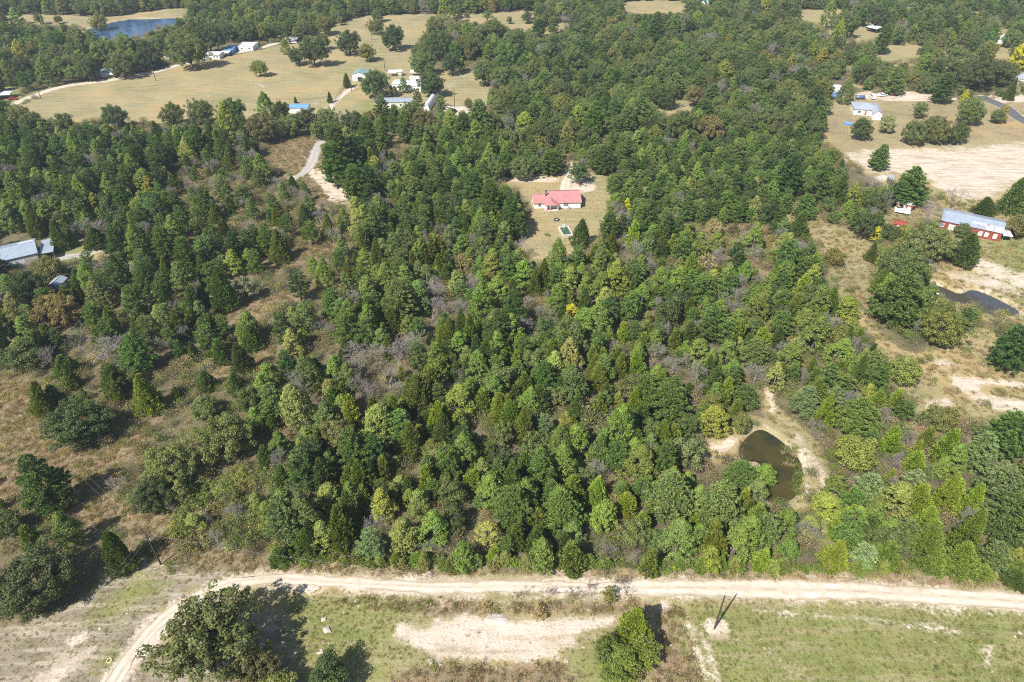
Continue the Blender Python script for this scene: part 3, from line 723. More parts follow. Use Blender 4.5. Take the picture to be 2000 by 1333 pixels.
KIND['B']['big'] = dict(v=[make_gum(111, 9.5, 12.5, lobes=260), make_gum(112, 9.5, 12.5, lobes=240, point=0.65), make_gum(113, 9.5, 12.5, lobes=220, point=0.8)], W=9.5, H=12.5)
KIND['C']['big'] = dict(v=[make_cedar(131, 7.0, 11.0, n_spray=760), make_cedar(132, 7.0, 11.0, pw=0.95, n_spray=800), make_cedar(133, 7.0, 11.0, pw=0.8, n_spray=700)], W=7.0, H=11.0)
for k, d in KIND.items(): d['c'] = [combined(d['name'], a, b) for a, b in d['v']]

TINT = {   # leaf colour (linear albedo) and the word for it
 'pine': ((0.146, 0.224, 0.053), 'dark green'), 'dpine': ((0.101, 0.167, 0.048), 'deep green'), 'bpine': ((0.193, 0.262, 0.081), 'bright green'),
 'gpine': ((0.245, 0.318, 0.127), 'pale grey-green'),
 'oak': ((0.168, 0.209, 0.071), 'grey-green'), 'doak': ((0.110, 0.148, 0.053), 'dark'), 'ooak': ((0.227, 0.235, 0.071), 'olive'), 'roak': ((0.216, 0.194, 0.080), 'brownish'), 'poak': ((0.307, 0.329, 0.154), 'pale grey-green'),
 'gum': ((0.203, 0.280, 0.059), 'mid green'), 'ygum': ((0.275, 0.317, 0.064), 'yellow-green'), 'pgum': ((0.296, 0.334, 0.099), 'pale green'), 'yel': ((0.517, 0.494, 0.050), 'yellow'), 'gold': ((0.338, 0.320, 0.065), 'golden'),
 'ced': ((0.192, 0.241, 0.043), 'olive green'), 'bced': ((0.261, 0.334, 0.043), 'bright yellow-green'), 'dced': ((0.127, 0.188, 0.043), 'dark green'),
 'bare': ((0.341, 0.318, 0.218), 'pale'), 'scr': ((0.268, 0.259, 0.095), 'olive brown'), 'gscr': ((0.205, 0.246, 0.068), 'dull green'), 'dry': ((0.364, 0.294, 0.145), 'dry brown'),
}
DEFT = {'O': [('oak', 7), ('doak', 2), ('ooak', 1.2), ('roak', 0.3)], 'B': [('gum', 7), ('ygum', .5), ('pgum', 1.5), ('bpine', 2)], 'P': [('pine', 6), ('dpine', 1.5), ('bpine', 3)],
        'C': [('ced', 4), ('dced', 3), ('bced', 1)], 'G': [('bare', 1)], 'S': [('scr', 3), ('gscr', 4), ('dry', 1.5)]}

# ------------------------------------------------------------------ plants: where they stand
# (x, y) of the crown's middle and its width in the photo, kind, leaf colour[, height / width]
LAND = [
 # big field and its far edge
 (220,226,52,'O','doak'),(35,228,56,'O','ooak'),(335,220,48,'O','oak'),(390,215,55,'O','oak'),(450,217,62,'O','doak'),(440,240,55,'B','ygum'),(60,240,50,'O','oak'),(120,238,40,'O','oak'),
 (235,122,56,'O','oak'),(285,112,46,'O','doak'),(168,132,48,'O','doak'),(115,128,44,'O','oak'),(85,140,36,'B','gum'),(40,130,50,'O','doak'),(365,96,70,'O','oak'),(405,70,62,'O','doak'),(345,78,50,'O','ooak'),(300,88,40,'O','oak'),(245,85,50,'O','oak'),(200,100,50,'O','oak'),(45,108,40,'B','gold'),
 (75,35,22,'O','oak'),(112,36,18,'O','oak'),(190,38,36,'O','ooak'),(62,166,16,'S','gscr'),(506,131,34,'O','ooak'),(480,55,50,'O','oak'),(440,60,40,'O','doak'),
 (610,96,62,'O','doak'),(576,108,36,'O','doak'),(630,78,34,'O','oak'),(680,80,50,'O','doak'),(716,100,36,'O','ooak'),(765,70,52,'O','doak'),(734,50,32,'O','oak'),(722,50,20,'G','bare'),(737,27,28,'O','oak'),(665,40,18,'O','ooak'),(556,91,20,'B','gum'),(540,56,36,'O','oak'),(592,52,32,'O','oak'),(633,46,40,'O','ooak'),(562,78,10,'B','ygum'),
 (730,161,58,'O','doak'),(843,160,54,'O','doak'),(677,159,15,'C','dced'),(788,166,24,'P','pine',1.2),(765,178,22,'O','roak'),(644,192,12,'C','dced'),(577,196,7,'C','dced'),
 (825,120,52,'O','oak'),(858,85,60,'O','doak'),(882,122,46,'O','doak'),(850,50,48,'O','oak'),(915,88,50,'O','oak'),(932,65,40,'O','oak'),(968,55,45,'O','oak'),(902,127,16,'B','yel'),(975,150,45,'O','oak'),(945,138,52,'O','oak'),(990,105,62,'O','oak'),(840,75,40,'O','oak'),(915,105,26,'O','roak'),(928,48,14,'O','roak'),(953,30,24,'O','oak'),(911,28,12,'O','oak'),(870,12,36,'B','ygum'),(995,38,14,'O','roak'),(1030,32,24,'O','oak'),
 # south of the farmstead
 (518,206,46,'B','gum',1.1),(545,214,40,'O','doak'),(510,248,64,'O','roak'),(600,232,52,'O','doak'),(640,230,50,'O','oak'),(685,236,52,'O','doak'),(720,228,24,'O','roak',1.2),(745,216,36,'P','bpine'),(770,232,36,'P','pine'),(800,214,46,'O','oak'),(790,246,42,'P','bpine'),(825,232,44,'O','roak'),(815,190,22,'P','bpine'),(860,206,26,'P','bpine'),(880,238,36,'B','ygum'),(938,226,60,'P','bpine',1.1),(915,200,20,'O','oak'),(905,250,40,'P','pine'),(960,235,46,'O','oak'),(974,205,36,'O','oak'),(965,168,26,'G','bare'),
 (662,292,64,'P','pine'),(652,322,58,'P','pine'),(690,300,44,'P','dpine'),(715,258,40,'P','pine'),(745,262,38,'P','pine'),(560,243,50,'O','oak'),(620,250,40,'O','oak'),
 # middle distance wood
 (1025,241,46,'B','ygum',1.0),(1055,250,44,'O','oak'),(1200,212,36,'P','bpine'),(1252,216,52,'P','bpine'),(1180,248,40,'O','oak'),(1225,236,40,'P','bpine'),(1162,232,46,'P','pine'),(1300,186,52,'O','doak'),(1360,186,42,'O','roak'),(1330,240,62,'O','oak'),(1390,246,58,'O','roak'),(1415,140,46,'B','ygum',0.9),(1110,150,30,'O','doak'),(1280,90,14,'G','bare'),(1278,55,40,'P','pine'),(1320,55,34,'P','bpine'),(1375,105,38,'O','oak'),(1260,135,50,'O','oak'),(1165,148,44,'O','doak'),(1125,115,60,'O','oak'),(1495,15,30,'B','gold'),
 (1655,46,52,'O','doak'),(1725,76,36,'P','pine'),(1750,156,44,'P','bpine',1.2),(1652,180,34,'B','bpine',1.4),(1843,172,50,'P','dpine',1.1),(1925,140,100,'O','doak',0.55),(1993,110,44,'B','yel',1.2),(1790,256,52,'O','oak'),(1830,250,58,'O','oak'),(1872,258,46,'O','doak'),(1686,250,46,'O','doak'),(1735,240,38,'O','poak'),(1900,214,58,'O','oak'),(1960,222,24,'B','gold'),(1975,176,24,'C','dced'),(1886,188,18,'B','yel'),(1720,306,46,'P','pine',1.1),(1588,100,30,'B','ygum'),(1606,112,24,'B','gold'),(1545,120,20,'B','gold'),(1640,60,30,'B','ygum'),(1795,220,20,'O','roak'),(1798,212,34,'O','oak'),(1640,98,14,'G','bare'),(1950,225,30,'O','oak'),(1885,150,50,'O','doak'),(1870,115,60,'O','oak'),(1715,30,50,'O','doak'),(1620,30,36,'B','gum'),
 # yard of the red-roofed house
 (1128,336,46,'O','doak'),(1075,318,52,'P','pine',0.9),(1020,325,50,'O','oak'),(970,330,50,'O','oak'),(1180,310,60,'P','dpine',0.9),(1135,456,38,'C','dced',1.5),(1190,440,48,'P','pine',1.1),(1000,420,56,'P','dpine'),(1013,440,36,'P','pine'),(960,395,60,'P','pine'),(925,375,56,'P','pine'),(1225,400,18,'B','yel',1.6),(1068,458,12,'S','gscr'),
 (1090,500,52,'B','gum',1.5),(1205,540,56,'B','ygum',1.45),(1170,630,64,'B','gum',1.4),(1117,608,28,'B','yel',1.2),(1110,588,30,'B','ygum'),(1240,485,62,'G','bare',0.8),(1005,600,64,'P','dpine',1.4),(940,590,60,'B','gum',1.5),(1060,540,40,'C','ced'),(1130,505,36,'P','pine'),(1045,550,36,'C','ced'),(1300,612,56,'O','doak',1.2),(1290,490,30,'C','dced'),(1370,570,46,'P','pine'),(1290,545,42,'B','gum'),(1320,545,44,'B','gum'),(1230,600,50,'P','pine'),(1455,530,36,'B','gum'),(1330,490,40,'P','pine'),
 # left wood and its glades
 (45,562,76,'O','doak',1.0),(98,520,58,'O','roak',0.9),(230,476,56,'P','dpine',1.3),(320,478,60,'P','pine',1.2),(172,512,30,'P','pine'),(165,540,40,'B','gum'),(190,572,52,'B','bpine',1.3),(280,545,56,'P','pine',1.3),(262,590,52,'P','pine'),(365,502,62,'P','pine',1.5),(355,545,50,'P','bpine'),(432,568,48,'C','dced',2.0),(455,512,42,'B','ygum',1.3),(480,560,56,'O','poak'),(460,486,50,'P','dpine'),(372,645,34,'G','bare'),(110,602,86,'O','roak',0.9),(30,602,58,'B','ooak',1.3),(225,545,50,'P','dpine'),(215,652,48,'P','pine'),(168,446,62,'G','bare',0.7),(110,462,36,'C','dced'),(62,436,36,'C','ced',1.8),(90,420,38,'B','gum'),(186,464,52,'C','dced',0.8),(240,386,48,'P','pine',1.2),(340,402,44,'P','pine'),(400,396,46,'P','pine'),(420,416,36,'C','ced',1.3),(492,410,32,'P','pine'),(140,465,20,'C','ced'),(35,380,60,'B','gum'),
 (292,365,30,'B','gold'),(185,395,26,'B','gold'),(545,482,42,'C','ced',1.6),(606,456,34,'P','pine'),(690,360,52,'P','pine'),(520,465,48,'P','pine'),(780,586,72,'P','bpine',1.25),(828,463,26,'G','bare',1.6),(805,655,72,'G','bare',0.9),(870,580,60,'G','bare',0.8),(905,520,50,'S','scr'),(960,520,44,'B','ygum'),(765,625,40,'C','ced',1.3),(480,640,50,'B','gum'),(490,660,40,'C','dced',1.4),
 (82,938,112,'P','dpine',1.35),(150,822,128,'O','doak',0.72),(285,772,62,'C','bced',1.45),(75,782,52,'C','ced',1.5),(105,775,36,'C','dced',1.5),(222,742,66,'P','pine',1.2),(262,690,80,'P','pine',1.1),(330,905,112,'O','oak',0.8),(432,852,116,'O','oak',0.85),(400,795,60,'O','oak',0.9),(300,965,96,'O','doak',0.75),(400,745,40,'C','dced',1.1),(428,690,36,'C','dced',1.5),(165,690,84,'G','bare',0.7),(228,950,52,'G','bare',0.8),(460,750,44,'C','dced',1.1),(125,715,50,'C','dced',1.0),(135,740,40,'C','ced',1.1),(345,770,18,'C','dced'),(480,780,50,'O','oak',1.0),(205,858,24,'G','bare'),(50,690,70,'O','doak'),(15,700,50,'O','doak'),(230,770,30,'C','ced'),(250,935,18,'S','gscr'),
 (580,790,84,'B','pgum',1.25),(740,832,84,'B','pgum',1.2),(820,772,62,'C','ced',1.5),(895,782,58,'B','ygum',1.3),(690,690,56,'G','bare',0.9),(740,690,60,'G','bare',0.9),(730,765,50,'G','bare',0.9),(780,700,54,'G','bare',0.9),(775,760,40,'G','bare',1.0),(840,610,56,'G','bare',0.8),(900,600,46,'G','bare',0.8),(850,555,50,'G','bare',0.8),(1035,590,44,'G','bare',0.9),(1040,640,50,'G','bare',0.8),(1060,610,40,'G','bare',0.9),(630,640,40,'G','bare',0.9),(1410,500,50,'G','bare',0.7),(1480,495,54,'G','bare',0.7),(1440,470,46,'S','scr'),(1380,510,46,'S','dry'),(715,700,66,'G','bare',1.0),(760,735,60,'G','bare',1.0),(700,755,50,'G','bare',1.1),(893,742,34,'G','bare',1.0),(800,862,54,'C','ced',1.6),(870,840,56,'C','dced',1.5),(925,942,46,'C','bced',1.2),(936,982,26,'P','bpine',1.5),(745,982,64,'B','ygum',1.2),(940,812,30,'S','gscr'),(630,930,56,'C','dced',1.5),(550,930,40,'C','dced',1.4),(640,970,50,'B','pgum'),(700,930,56,'C','ced',1.5),(980,850,60,'O','oak',1.1),(880,960,64,'O','oak',1.0),(820,980,50,'B','pgum'),
 (1395,820,64,'B','ygum',1.05),(1450,826,42,'O','ooak',1.2),(1245,712,42,'C','bced',1.5),(1172,738,48,'C','ced',1.3),(1060,736,64,'P','pine',1.3),(1122,752,62,'P','bpine',1.2),(1302,782,104,'P','pine',0.8),(1170,880,54,'C','bpine',1.6),(1250,905,88,'B','gum',1.1),(1345,882,72,'O','oak',0.95),(1100,902,70,'B','gum',1.3),(1045,872,64,'O','oak',1.0),(1062,830,46,'P','gpine',1.2),(1165,960,52,'C','bced',1.5),(1225,985,50,'C','bced',1.3),(1312,965,112,'P','bpine',1.0),(1405,985,110,'P','bpine',1.1),(1446,922,74,'P','pine',0.8),(1494,922,52,'B','gum',0.9),(1480,960,50,'B','bpine',1.2),(1208,780,28,'B','ygum',1.4),(1420,690,44,'B','gum',1.5),(1472,690,60,'P','bpine',1.0),(1420,760,30,'C','bced',1.8),(1490,660,34,'C','bced',1.3),(1372,760,30,'G','bare'),(1315,715,50,'G','bare',0.8),(1280,690,44,'G','bare'),(1160,810,66,'S','scr',0.8),(1105,820,30,'B','ygum'),(1455,770,60,'P','pine',0.8),
 (1575,782,72,'P','gpine',1.0),(1680,812,104,'P','pine',0.8),(1597,832,34,'G','bare',1.4),(1675,882,84,'O','ygum',0.8),(1742,872,38,'C','bced',1.6),(1790,905,54,'C','bced',1.0),(1700,950,60,'P','gpine',1.0),(1620,985,54,'B','ygum',1.0),(1795,972,64,'C','bced',1.2),(1915,882,86,'P','gpine',1.1),(1770,722,62,'O','ooak',1.0),(1842,812,72,'O','ooak',0.7),(1972,850,90,'P','pine',1.1),(1960,962,104,'P','gpine',1.1),(1655,600,46,'B','ygum',1.1),(1840,636,84,'O','ooak',0.9),(1985,680,88,'P','dpine',1.1),(1545,700,50,'B','gum',1.3),(1640,690,64,'B','gum',1.1),(1745,855,40,'C','bced',1.2),(1680,900,44,'S','gscr'),
 (1762,575,112,'P','pine',1.05),(1770,520,90,'O','oak',1.0),(1812,470,92,'O','oak',0.85),(1887,488,60,'C','dced',1.1),(1880,447,34,'O','oak',0.9),(1712,457,27,'B','yel',1.2),(1757,456,22,'B','yel',1.2),(1738,455,40,'O','doak'),(1784,362,82,'P','pine',0.95),(1758,376,52,'P','dpine',1.0),(1708,395,52,'O','doak'),(1690,440,44,'O','doak',1.3),(1866,385,48,'G','roak',0.9),(1822,420,50,'G','bare',1.2),(1980,385,54,'C','pine',1.3),(1925,405,44,'C','dced',0.8),(1575,402,52,'P','pine',1.0),(1560,442,52,'C','dced',1.2),(1988,440,44,'O','roak',1.1),(1700,360,34,'G','bare',0.9),(1668,380,34,'B','ygum'),(1655,410,30,'B','gum'),(1640,375,36,'C','dced'),(1630,500,46,'O','ooak',0.7),(1855,600,26,'O','gscr'),(1962,606,26,'S','gscr'),(1600,355,60,'P','pine'),(1540,345,60,'P','dpine'),
 # along the dirt road
 (548,1085,44,'C','dced',0.9),(602,1060,56,'C','dced',1.3),(665,1032,62,'C','ced',1.7),(722,1062,56,'P','gpine',1.3),(788,1042,66,'B','pgum',1.25),(845,1030,62,'B','gum',1.4),(888,1010,62,'B','doak',1.1),(955,1040,60,'B','pgum',1.1),(1000,990,96,'P','pine',1.1),(1100,995,96,'P','pine',1.1),(1178,1005,60,'B','ygum',1.3),(1235,1040,60,'O','oak',1.0),(1190,1072,44,'G','bare',1.1),(1245,1092,36,'G','bare',1.0),(1330,1050,80,'B','bpine',1.2),(1490,1090,44,'C','bced',1.3),(1575,1040,54,'G','bare',1.1),(1632,1082,62,'C','bced',1.3),(1686,1086,52,'P','gpine',1.2),(1735,1084,48,'C','ced',1.5),(1812,1062,76,'C','ced',1.45),(1882,1092,66,'C','ced',1.2),(1775,1086,26,'G','bare',1.1),(1985,1010,110,'P','pine',1.2),(1540,1075,40,'B','gum'),(1440,1060,64,'B','gum'),(1390,1090,44,'B','ygum'),(1270,1100,40,'C','ced'),(1120,1090,50,'C','ced'),(1060,1080,60,'B','gum'),(910,1085,50,'B','gum'),(1600,1110,32,'S','gscr'),(1920,1115,46,'C','ced',0.8),(1988,1128,60,'C','dced',0.6),
 (68,1125,156,'O','doak',0.75),(15,1020,70,'O','oak'),(226,1078,66,'C','dced',1.75),(328,1108,30,'S','ced',0.8),(408,1240,235,'O','oak',0.66),(500,1310,120,'O','roak',0.7),(380,1165,70,'G','bare',0.9),(120,985,60,'S','scr'),
 (1012,1155,34,'G','bare',1.0),(1070,1162,34,'G','bare',0.8),(1126,1157,44,'G','bare',0.95),(1156,1150,24,'G','bare',1.5),(1188,1160,34,'O','ooak',1.1),(1226,1146,50,'G','bare',0.95),
 (1240,1222,84,'C','bced',1.4),(1188,1264,68,'O','dced',1.0),(1256,1266,74,'P','ced',1.0),(1215,1292,70,'B','ced',1.0),(1200,1318,66,'O','gum',0.9),(1242,1310,40,'S','ooak',1.0),(640,1320,96,'O','doak',0.9),(530,1345,90,'O','ooak',0.7),(838,1176,14,'S','gscr'),(890,1177,14,'S','dced'),(1050,1195,40,'S','dry'),(950,1180,20,'S','dry'),
]
# open ground that must stay open (photo outlines)
OPEN = [[(1940,58),(1976,60),(1976,84),(1940,82)], [(1592,1004),(1638,1000),(1648,1044),(1604,1046)], [(1830,402),(1990,425),(1990,478),(1830,470)], [(1733,338),(1752,338),(1752,362),(1733,362)]] + TAN[0:1] + TAN[1:3] + TAN[4:6] + TAN[7:] + BROWN[5:9] + SAND[1:4] + [
 [(1525,400),(1580,402),(1610,430),(1690,470),(1700,520),(1700,600),(1720,640),(1790,680),(1930,640),(2060,740),(2060,830),(1890,830),(1800,800),(1750,740),(1690,640),(1640,560),(1570,450)],
 [(1830,470),(1990,470),(2060,480),(2060,640),(1960,625),(1830,575),(1825,520)], [(1725,385),(1840,395),(1835,435),(1740,448)],
 POND_MUD, POND_DARK, LAKE, [(1440,870),(1470,835),(1500,832),(1550,870),(1580,910),(1575,950),(1550,975),(1520,985),(1440,895)],
 [(650,130),(960,130),(960,210),(880,230),(850,215),(720,212),(650,215)], [(0,455),(100,460),(115,500),(70,520),(0,530)], [(95,525),(140,525),(140,565),(95,565)],
 [(1615,158),(1650,158),(1740,200),(1740,238),(1660,240),(1615,200)], [(1685,42),(1720,42),(1720,64),(1685,64)], [(1975,140),(2040,140),(2040,162),(1975,162)],
 [(395,92),(500,80),(500,106),(430,112),(390,115)], [(175,130),(235,130),(235,152),(175,152)], [(276,476),(298,470),(300,488),(278,490)], [(1216,440),(1236,440),(1236,470),(1216,470)],
 [(555,200),(606,200),(606,216),(555,216)], [(0,60),(60,62),(60,165),(0,165)][:0] or [(0,170),(40,170),(40,200),(0,200)],
 [(740,262),(800,262),(800,290),(740,290)], [(1650,340),(1760,340),(1755,360),(1650,360)], [(315,105),(335,105),(335,115),(315,115)],
 [(1365,-6),(1395,-6),(1395,8),(1365,8)],
]
OPENB = [(min(p[0] for p in q), max(p[0] for p in q), min(p[1] for p in q), max(p[1] for p in q), q) for q in OPEN]
def open_at(px, py):
    for x0, x1, y0, y1, q in OPENB:
        if x0 <= px <= x1 and y0 <= py <= y1 and inpoly(q, px, py): return True
    return False
# woods: (photo outline of the ground, kind weights, width range m, brush weight)
WOODS = [
 ([(290,1085),(320,960),(500,900),(560,930),(545,1092)], dict(S=.80,B=.12,G=.08), (3.0,4.6), 'scrub'),
 ([(330,330),(500,310),(640,420),(700,480),(560,520),(330,470)], dict(G=.34,S=.30,P=.18,C=.12,B=.06), (4.0,8.0), 'dry'),
 ([(1320,445),(1480,440),(1570,520),(1400,530)], dict(S=.5,O=.2,G=.2,B=.1), (4.0,7.5), 'dry'),
 ([(520,1100),(570,960),(640,780),(700,620),(1000,640),(1300,760),(1480,830),(1500,980),(1640,1000),(1990,1100),(1990,1135)], dict(P=.26,B=.32,C=.28,O=.07,G=.03,S=.04), (5.2,9.6), 'front'),
 ([(640,780),(750,480),(1000,450),(1200,470),(1520,470),(1640,640),(1700,780),(1500,830),(1300,770),(1000,650),(700,640)], dict(P=.20,B=.28,C=.20,O=.06,G=.10,S=.16), (4.6,8.8), 'mid'),
 ([(1180,290),(1440,280),(1560,470),(1520,480),(1200,480)], dict(P=.72,B=.18,G=.04,S=.06), (4.4,7.2), 'pines'),
 ([(760,480),(800,295),(960,300),(1040,470),(1000,480)], dict(P=.62,B=.28,C=.05,S=.05), (4.4,7.6), 'pines'),
 ([(-200,230),(640,230),(720,300),(760,480),(560,480),(420,440),(-200,470)], dict(P=.46,B=.30,C=.10,O=.08,G=.06), (5.6,9.6), 'left'),
 ([(-200,440),(420,430),(760,470),(640,780),(520,1000),(480,1060),(430,1010),(480,720),(300,700),(-200,740)], dict(P=.30,B=.20,C=.18,G=.14,S=.18), (4.6,8.6), 'leftmid'),
 ([(-300,720),(520,690),(520,900),(330,950),(230,1060),(-300,1080)], dict(S=.45,C=.2,P=.1,G=.25), (2.5,5.0), 'glade'),
 ([(1500,830),(1640,640),(1690,780),(1800,830),(2200,860),(2200,1150),(1990,1135),(1640,1000)], dict(P=.28,C=.27,S=.22,O=.08,G=.10,B=.05), (4.6,8.6), 'right'),
 ([(1430,280),(1640,280),(1700,480),(1560,480)], dict(P=.5,O=.2,B=.2,S=.1), (4.0,7.5), 'right2'),
 ([(-300,60),(540,60),(560,110),(-300,235)], dict(O=.5,P=.25,B=.25), (8.0,14.0), 'far'),
 ([(900,290),(760,230),(960,120),(1040,-20),(1640,-20),(1660,280)], dict(O=.60,P=.25,B=.10,G=.05), (8.0,14.0), 'far'),
]
DENS = dict(dry=.72, front=.50, mid=.56, pines=.52, left=.54, leftmid=.64, scrub=.42, glade=1.5, right=.64, right2=.62, far=.60)
cell = 8.0; grid = {}
TREES = []     # dict(x, y, W, H, k, t, px, py, wpx, land)
def near_ok(x, y, r, f):
    ci, cj = int(x // cell), int(y // cell)
    for i in range(ci - 2, ci + 3):
        for j in range(cj - 2, cj + 3):
            for (a, b, q) in grid.get((i, j), ()):
                if (a - x) ** 2 + (b - y) ** 2 < ((q + r) * f) ** 2: return False
    return True
def put(x, y, W, H, k, t, land=False):
    grid.setdefault((int(x // cell), int(y // cell)), []).append((x, y, W / 2))
    px, py, dep = proj(x, y, H * KIND[k]['zc'])
    TREES.append(dict(x=x, y=y, W=W, H=H, k=k, t=t, px=px, py=py, wpx=W * FPX / dep, dep=dep, land=land))
for e in LAND:
    px, py, w, k, t = e[:5]; hr = e[5] if len(e) > 5 else KIND[k]['hr']
    z = 3.0
    for it in range(6):
        x, y = g(px, py, z); dep = proj(x, y, z)[2]; W = w / FPX * dep * 1.04; H = W * hr; z = H * KIND[k]['zc']
    put(x, y, W, H, k, t, True)
LV = np.array([(t['px'], t['py'], t['wpx'], t['y']) for t in TREES])
RIDX = list(ROADS.values())
def on_road(x, y, m):
    for r in RIDX:
        p = r['p']; 
        if x < p[:, 0].min() - 8 or x > p[:, 0].max() + 8 or y < p[:, 1].min() - 8 or y > p[:, 1].max() + 8: continue
        d = np.hypot(p[:, 0] - x, p[:, 1] - y); i = d.argmin()
        if d[i] < r['hw'][i] + m: return True
    return False
def pick(ws):
    ks = list(ws); 
    if isinstance(ws, dict): return random.choices(ks, [ws[k] for k in ks])[0]
    return random.choices([a for a, _ in ws], [b for _, b in ws])[0]
wb = [(q, w, rg, nm) for q, w, rg, nm in WOODS]
BRUSH = []
def region(px, py):
    for q, w, rg, nm in wb:
        if inpoly(q, px, py): return q, w, rg, nm
    if py < 300: return None, dict(O=.60, P=.27, B=.10, G=.03), (8.0, 14.0), 'far'
    return None, dict(P=.3, B=.2, C=.2, S=.2, G=.1), (4, 7), 'mid'
nd = 0
for it in range(85000):
    y = 40 + 720 * random.random() ** 0.8; half = 95 + 0.86 * y
    x = random.uniform(-half, half)
    px, py, dep = proj(x, y)
    if px < -330 or px > 2330: continue
    if py > (1088 + 0.018 * (px - 540) if px > 540 else 1072): continue
    q, w, rg, nm = region(px, py)
    if open_at(px, py):
        continue
    k = pick(w); d = KIND[k]; second = it > 60000
    W = random.uniform(*rg) * (.62 if second else 1)
    if second and nm in ('glade', 'leftmid', 'dry'): continue
    if k == 'C': W *= 0.74
    if k == 'O' and nm != 'far': W *= 1.2
    if k == 'S': W = random.uniform(2.4, 4.6)
    if k == 'S' and nm == 'scrub': W = random.uniform(3, 5)
    H = W * d['hr'] * random.uniform(0.85, 1.2)
    if nm == 'far': H = min(H, 13)
    mx, my, _ = proj(x, y, H * 0.55); tx, ty, _ = proj(x, y, H * 0.92)
    if open_at(mx, my) or open_at(tx, ty): continue
    cw = W * FPX / dep
    if np.any((y < LV[:, 3]) & (np.abs(mx - LV[:, 0]) < .3 * LV[:, 2] + .3 * cw) & (np.abs(my - LV[:, 1]) < .32 * LV[:, 2] + .3 * cw)): continue
    if not near_ok(x, y, W / 2, DENS[nm] * (.92 if second else 1) * (1.45 if nm == 'far' and px > 1640 else 1)): continue
    if on_road(x, y, 1.0 + W * 0.3): continue
    t = pick(DEFT[k])
    if k == 'P' and nm == 'right': t = pick([('gpine', 3), ('bpine', 3), ('pine', 2)])
    if k == 'C' and nm == 'right': t = pick([('bced', 4), ('ced', 2)])
    if k == 'C' and nm.startswith('left'): t = pick([('dced', 4), ('ced', 2)])
    if k in 'PB' and nm in ('left',) and random.random() < .3: t = 'dpine'
    if k == 'B' and nm == 'mid': t = pick([('gum', 6), ('ygum', .9), ('pgum', 2), ('bpine', 2), ('gold', .06)])
    if k == 'B' and nm == 'far': t = pick([('gum', 4), ('ooak', 3), ('oak', 3), ('ygum', .5), ('gold', .06)])
    if nm == 'dry' and k in 'SO': t = pick([('scr', 3), ('dry', 2), ('ooak', 2), ('roak', 1)])
    if nm == 'scrub': t = pick([('pgum', 3), ('scr', 3), ('gscr', 3), ('ygum', 1)]) if k != 'G' else t
    put(x, y, W, H, k, t)

DC = [(1530,400),(1580,402),(1610,430),(1690,470),(1700,520),(1700,600),(1720,640),(1790,690),(1930,660),(2000,740),(1890,830),(1800,800),(1750,740),(1690,640),(1640,560),(1570,450)]
for i in range(260):
    px, py = random.uniform(1530, 2000), random.uniform(400, 830)
    if not inpoly(DC, px, py) or any(inpoly(q, px, py) for q in SAND): continue
    x, y = g(px, py); W = random.uniform(1.2, 4.0)
    if near_ok(x, y, W / 2, 1.0): put(x, y, W, W * .6, 'S', pick([('scr', 3), ('dry', 4), ('gscr', 1), ('ooak', 1)]))
for i in range(230):                      # low bushes along the front edge of the wood
    px = random.uniform(545, 1995); py = 1096 + 0.0145 * (px - 540) + random.gauss(0, 5); x, y = g(px, py)
    k = random.choices('SCB', [6, 3, 1])[0]; W = random.uniform(1.6, 3.4); put(x, y, W, W * (.8 if k == 'S' else 1.2), k, pick([('gscr', 3), ('gum', 3), ('scr', 2), ('bced', 1.5), ('ced', 2), ('pgum', 1)]))

def tint_of(t, jit=0.10):
    c = np.array(TINT[t][0]); v = math.exp(random.gauss(0, jit))
    return tuple(float(a) for a in np.clip(c * v * np.exp(rng.normal(0, 0.045, 3)), 0, 1))

# which trees are things of their own: the largest 290 of each kind in the picture; the rest are one mass per kind
INDIV, REST = [], {}
for k in KIND:
    L = [t for t in TREES if t['k'] == k]
    vis = [t for t in L if -t['wpx'] * .4 < t['px'] < 2000 + t['wpx'] * .4 and -4 < t['py'] < 1340]
    vis.sort(key=lambda t: (-t['land'], -t['wpx'])); cap = dict(P=290, B=290, C=250, O=290, G=150, S=130)[k]
    ids = set(id(t) for t in vis[:cap]); INDIV += vis[:cap]; REST[k] = [t for t in L if id(t) not in ids]

ANCH = [(1087,395,'the red-roofed house'),(1104,450,'the green swimming pool'),(1505,905,'the muddy pond'),(50,490,'the long grey metal shop'),(1900,440,'the long red barn'),(1910,590,'the dark pond'),(702,150,'the white barn'),
 (835,205,'the white arched hut'),(1700,220,'the grey hip-roofed house'),(260,58,'the blue lake'),(203,145,'the green-roofed trailer'),(980,1245,'the bare sand pit'),(312,1100,'the left utility pole'),(1395,1228,'the right utility pole'),
 (612,310,'the grey gravel drive'),(1703,55,'the white pavilion'),(1995,155,'the house at the right edge'),(1315,212,'the small tan glade'),(120,550,'the small grey-roofed shed'),(1765,405,'the small red shed'),
 (445,97,'the blue-roofed trailer'),(970,1205,'the pale sand mound'),(1860,310,'the sandy field'),(650,120,'the big pasture'),(1660,560,'the dry clearing'),(1920,770,'the white sand scrapes'),(1122,270,'the sandy driveway'),(1226,458,'the grey canopy'),(60,860,'the brown glade'),(430,715,'the grassy strip'),(800,1140,'the pale dirt road'),(1300,1145,'the pale dirt road junction') ,(1700,1155,'the dirt road at right'),(600,540,'the tan gap'),(300,480,'the blue-white van')]
ANCH = [a for a in ANCH if a[2] not in ('the pale dirt road junction', 'the tan gap')]
ORD = ['nearest', 'second nearest', 'third nearest', 'fourth nearest', 'fifth nearest', 'sixth nearest', 'seventh nearest', 'eighth nearest', 'ninth nearest', 'tenth nearest', 'eleventh nearest', 'twelfth nearest']
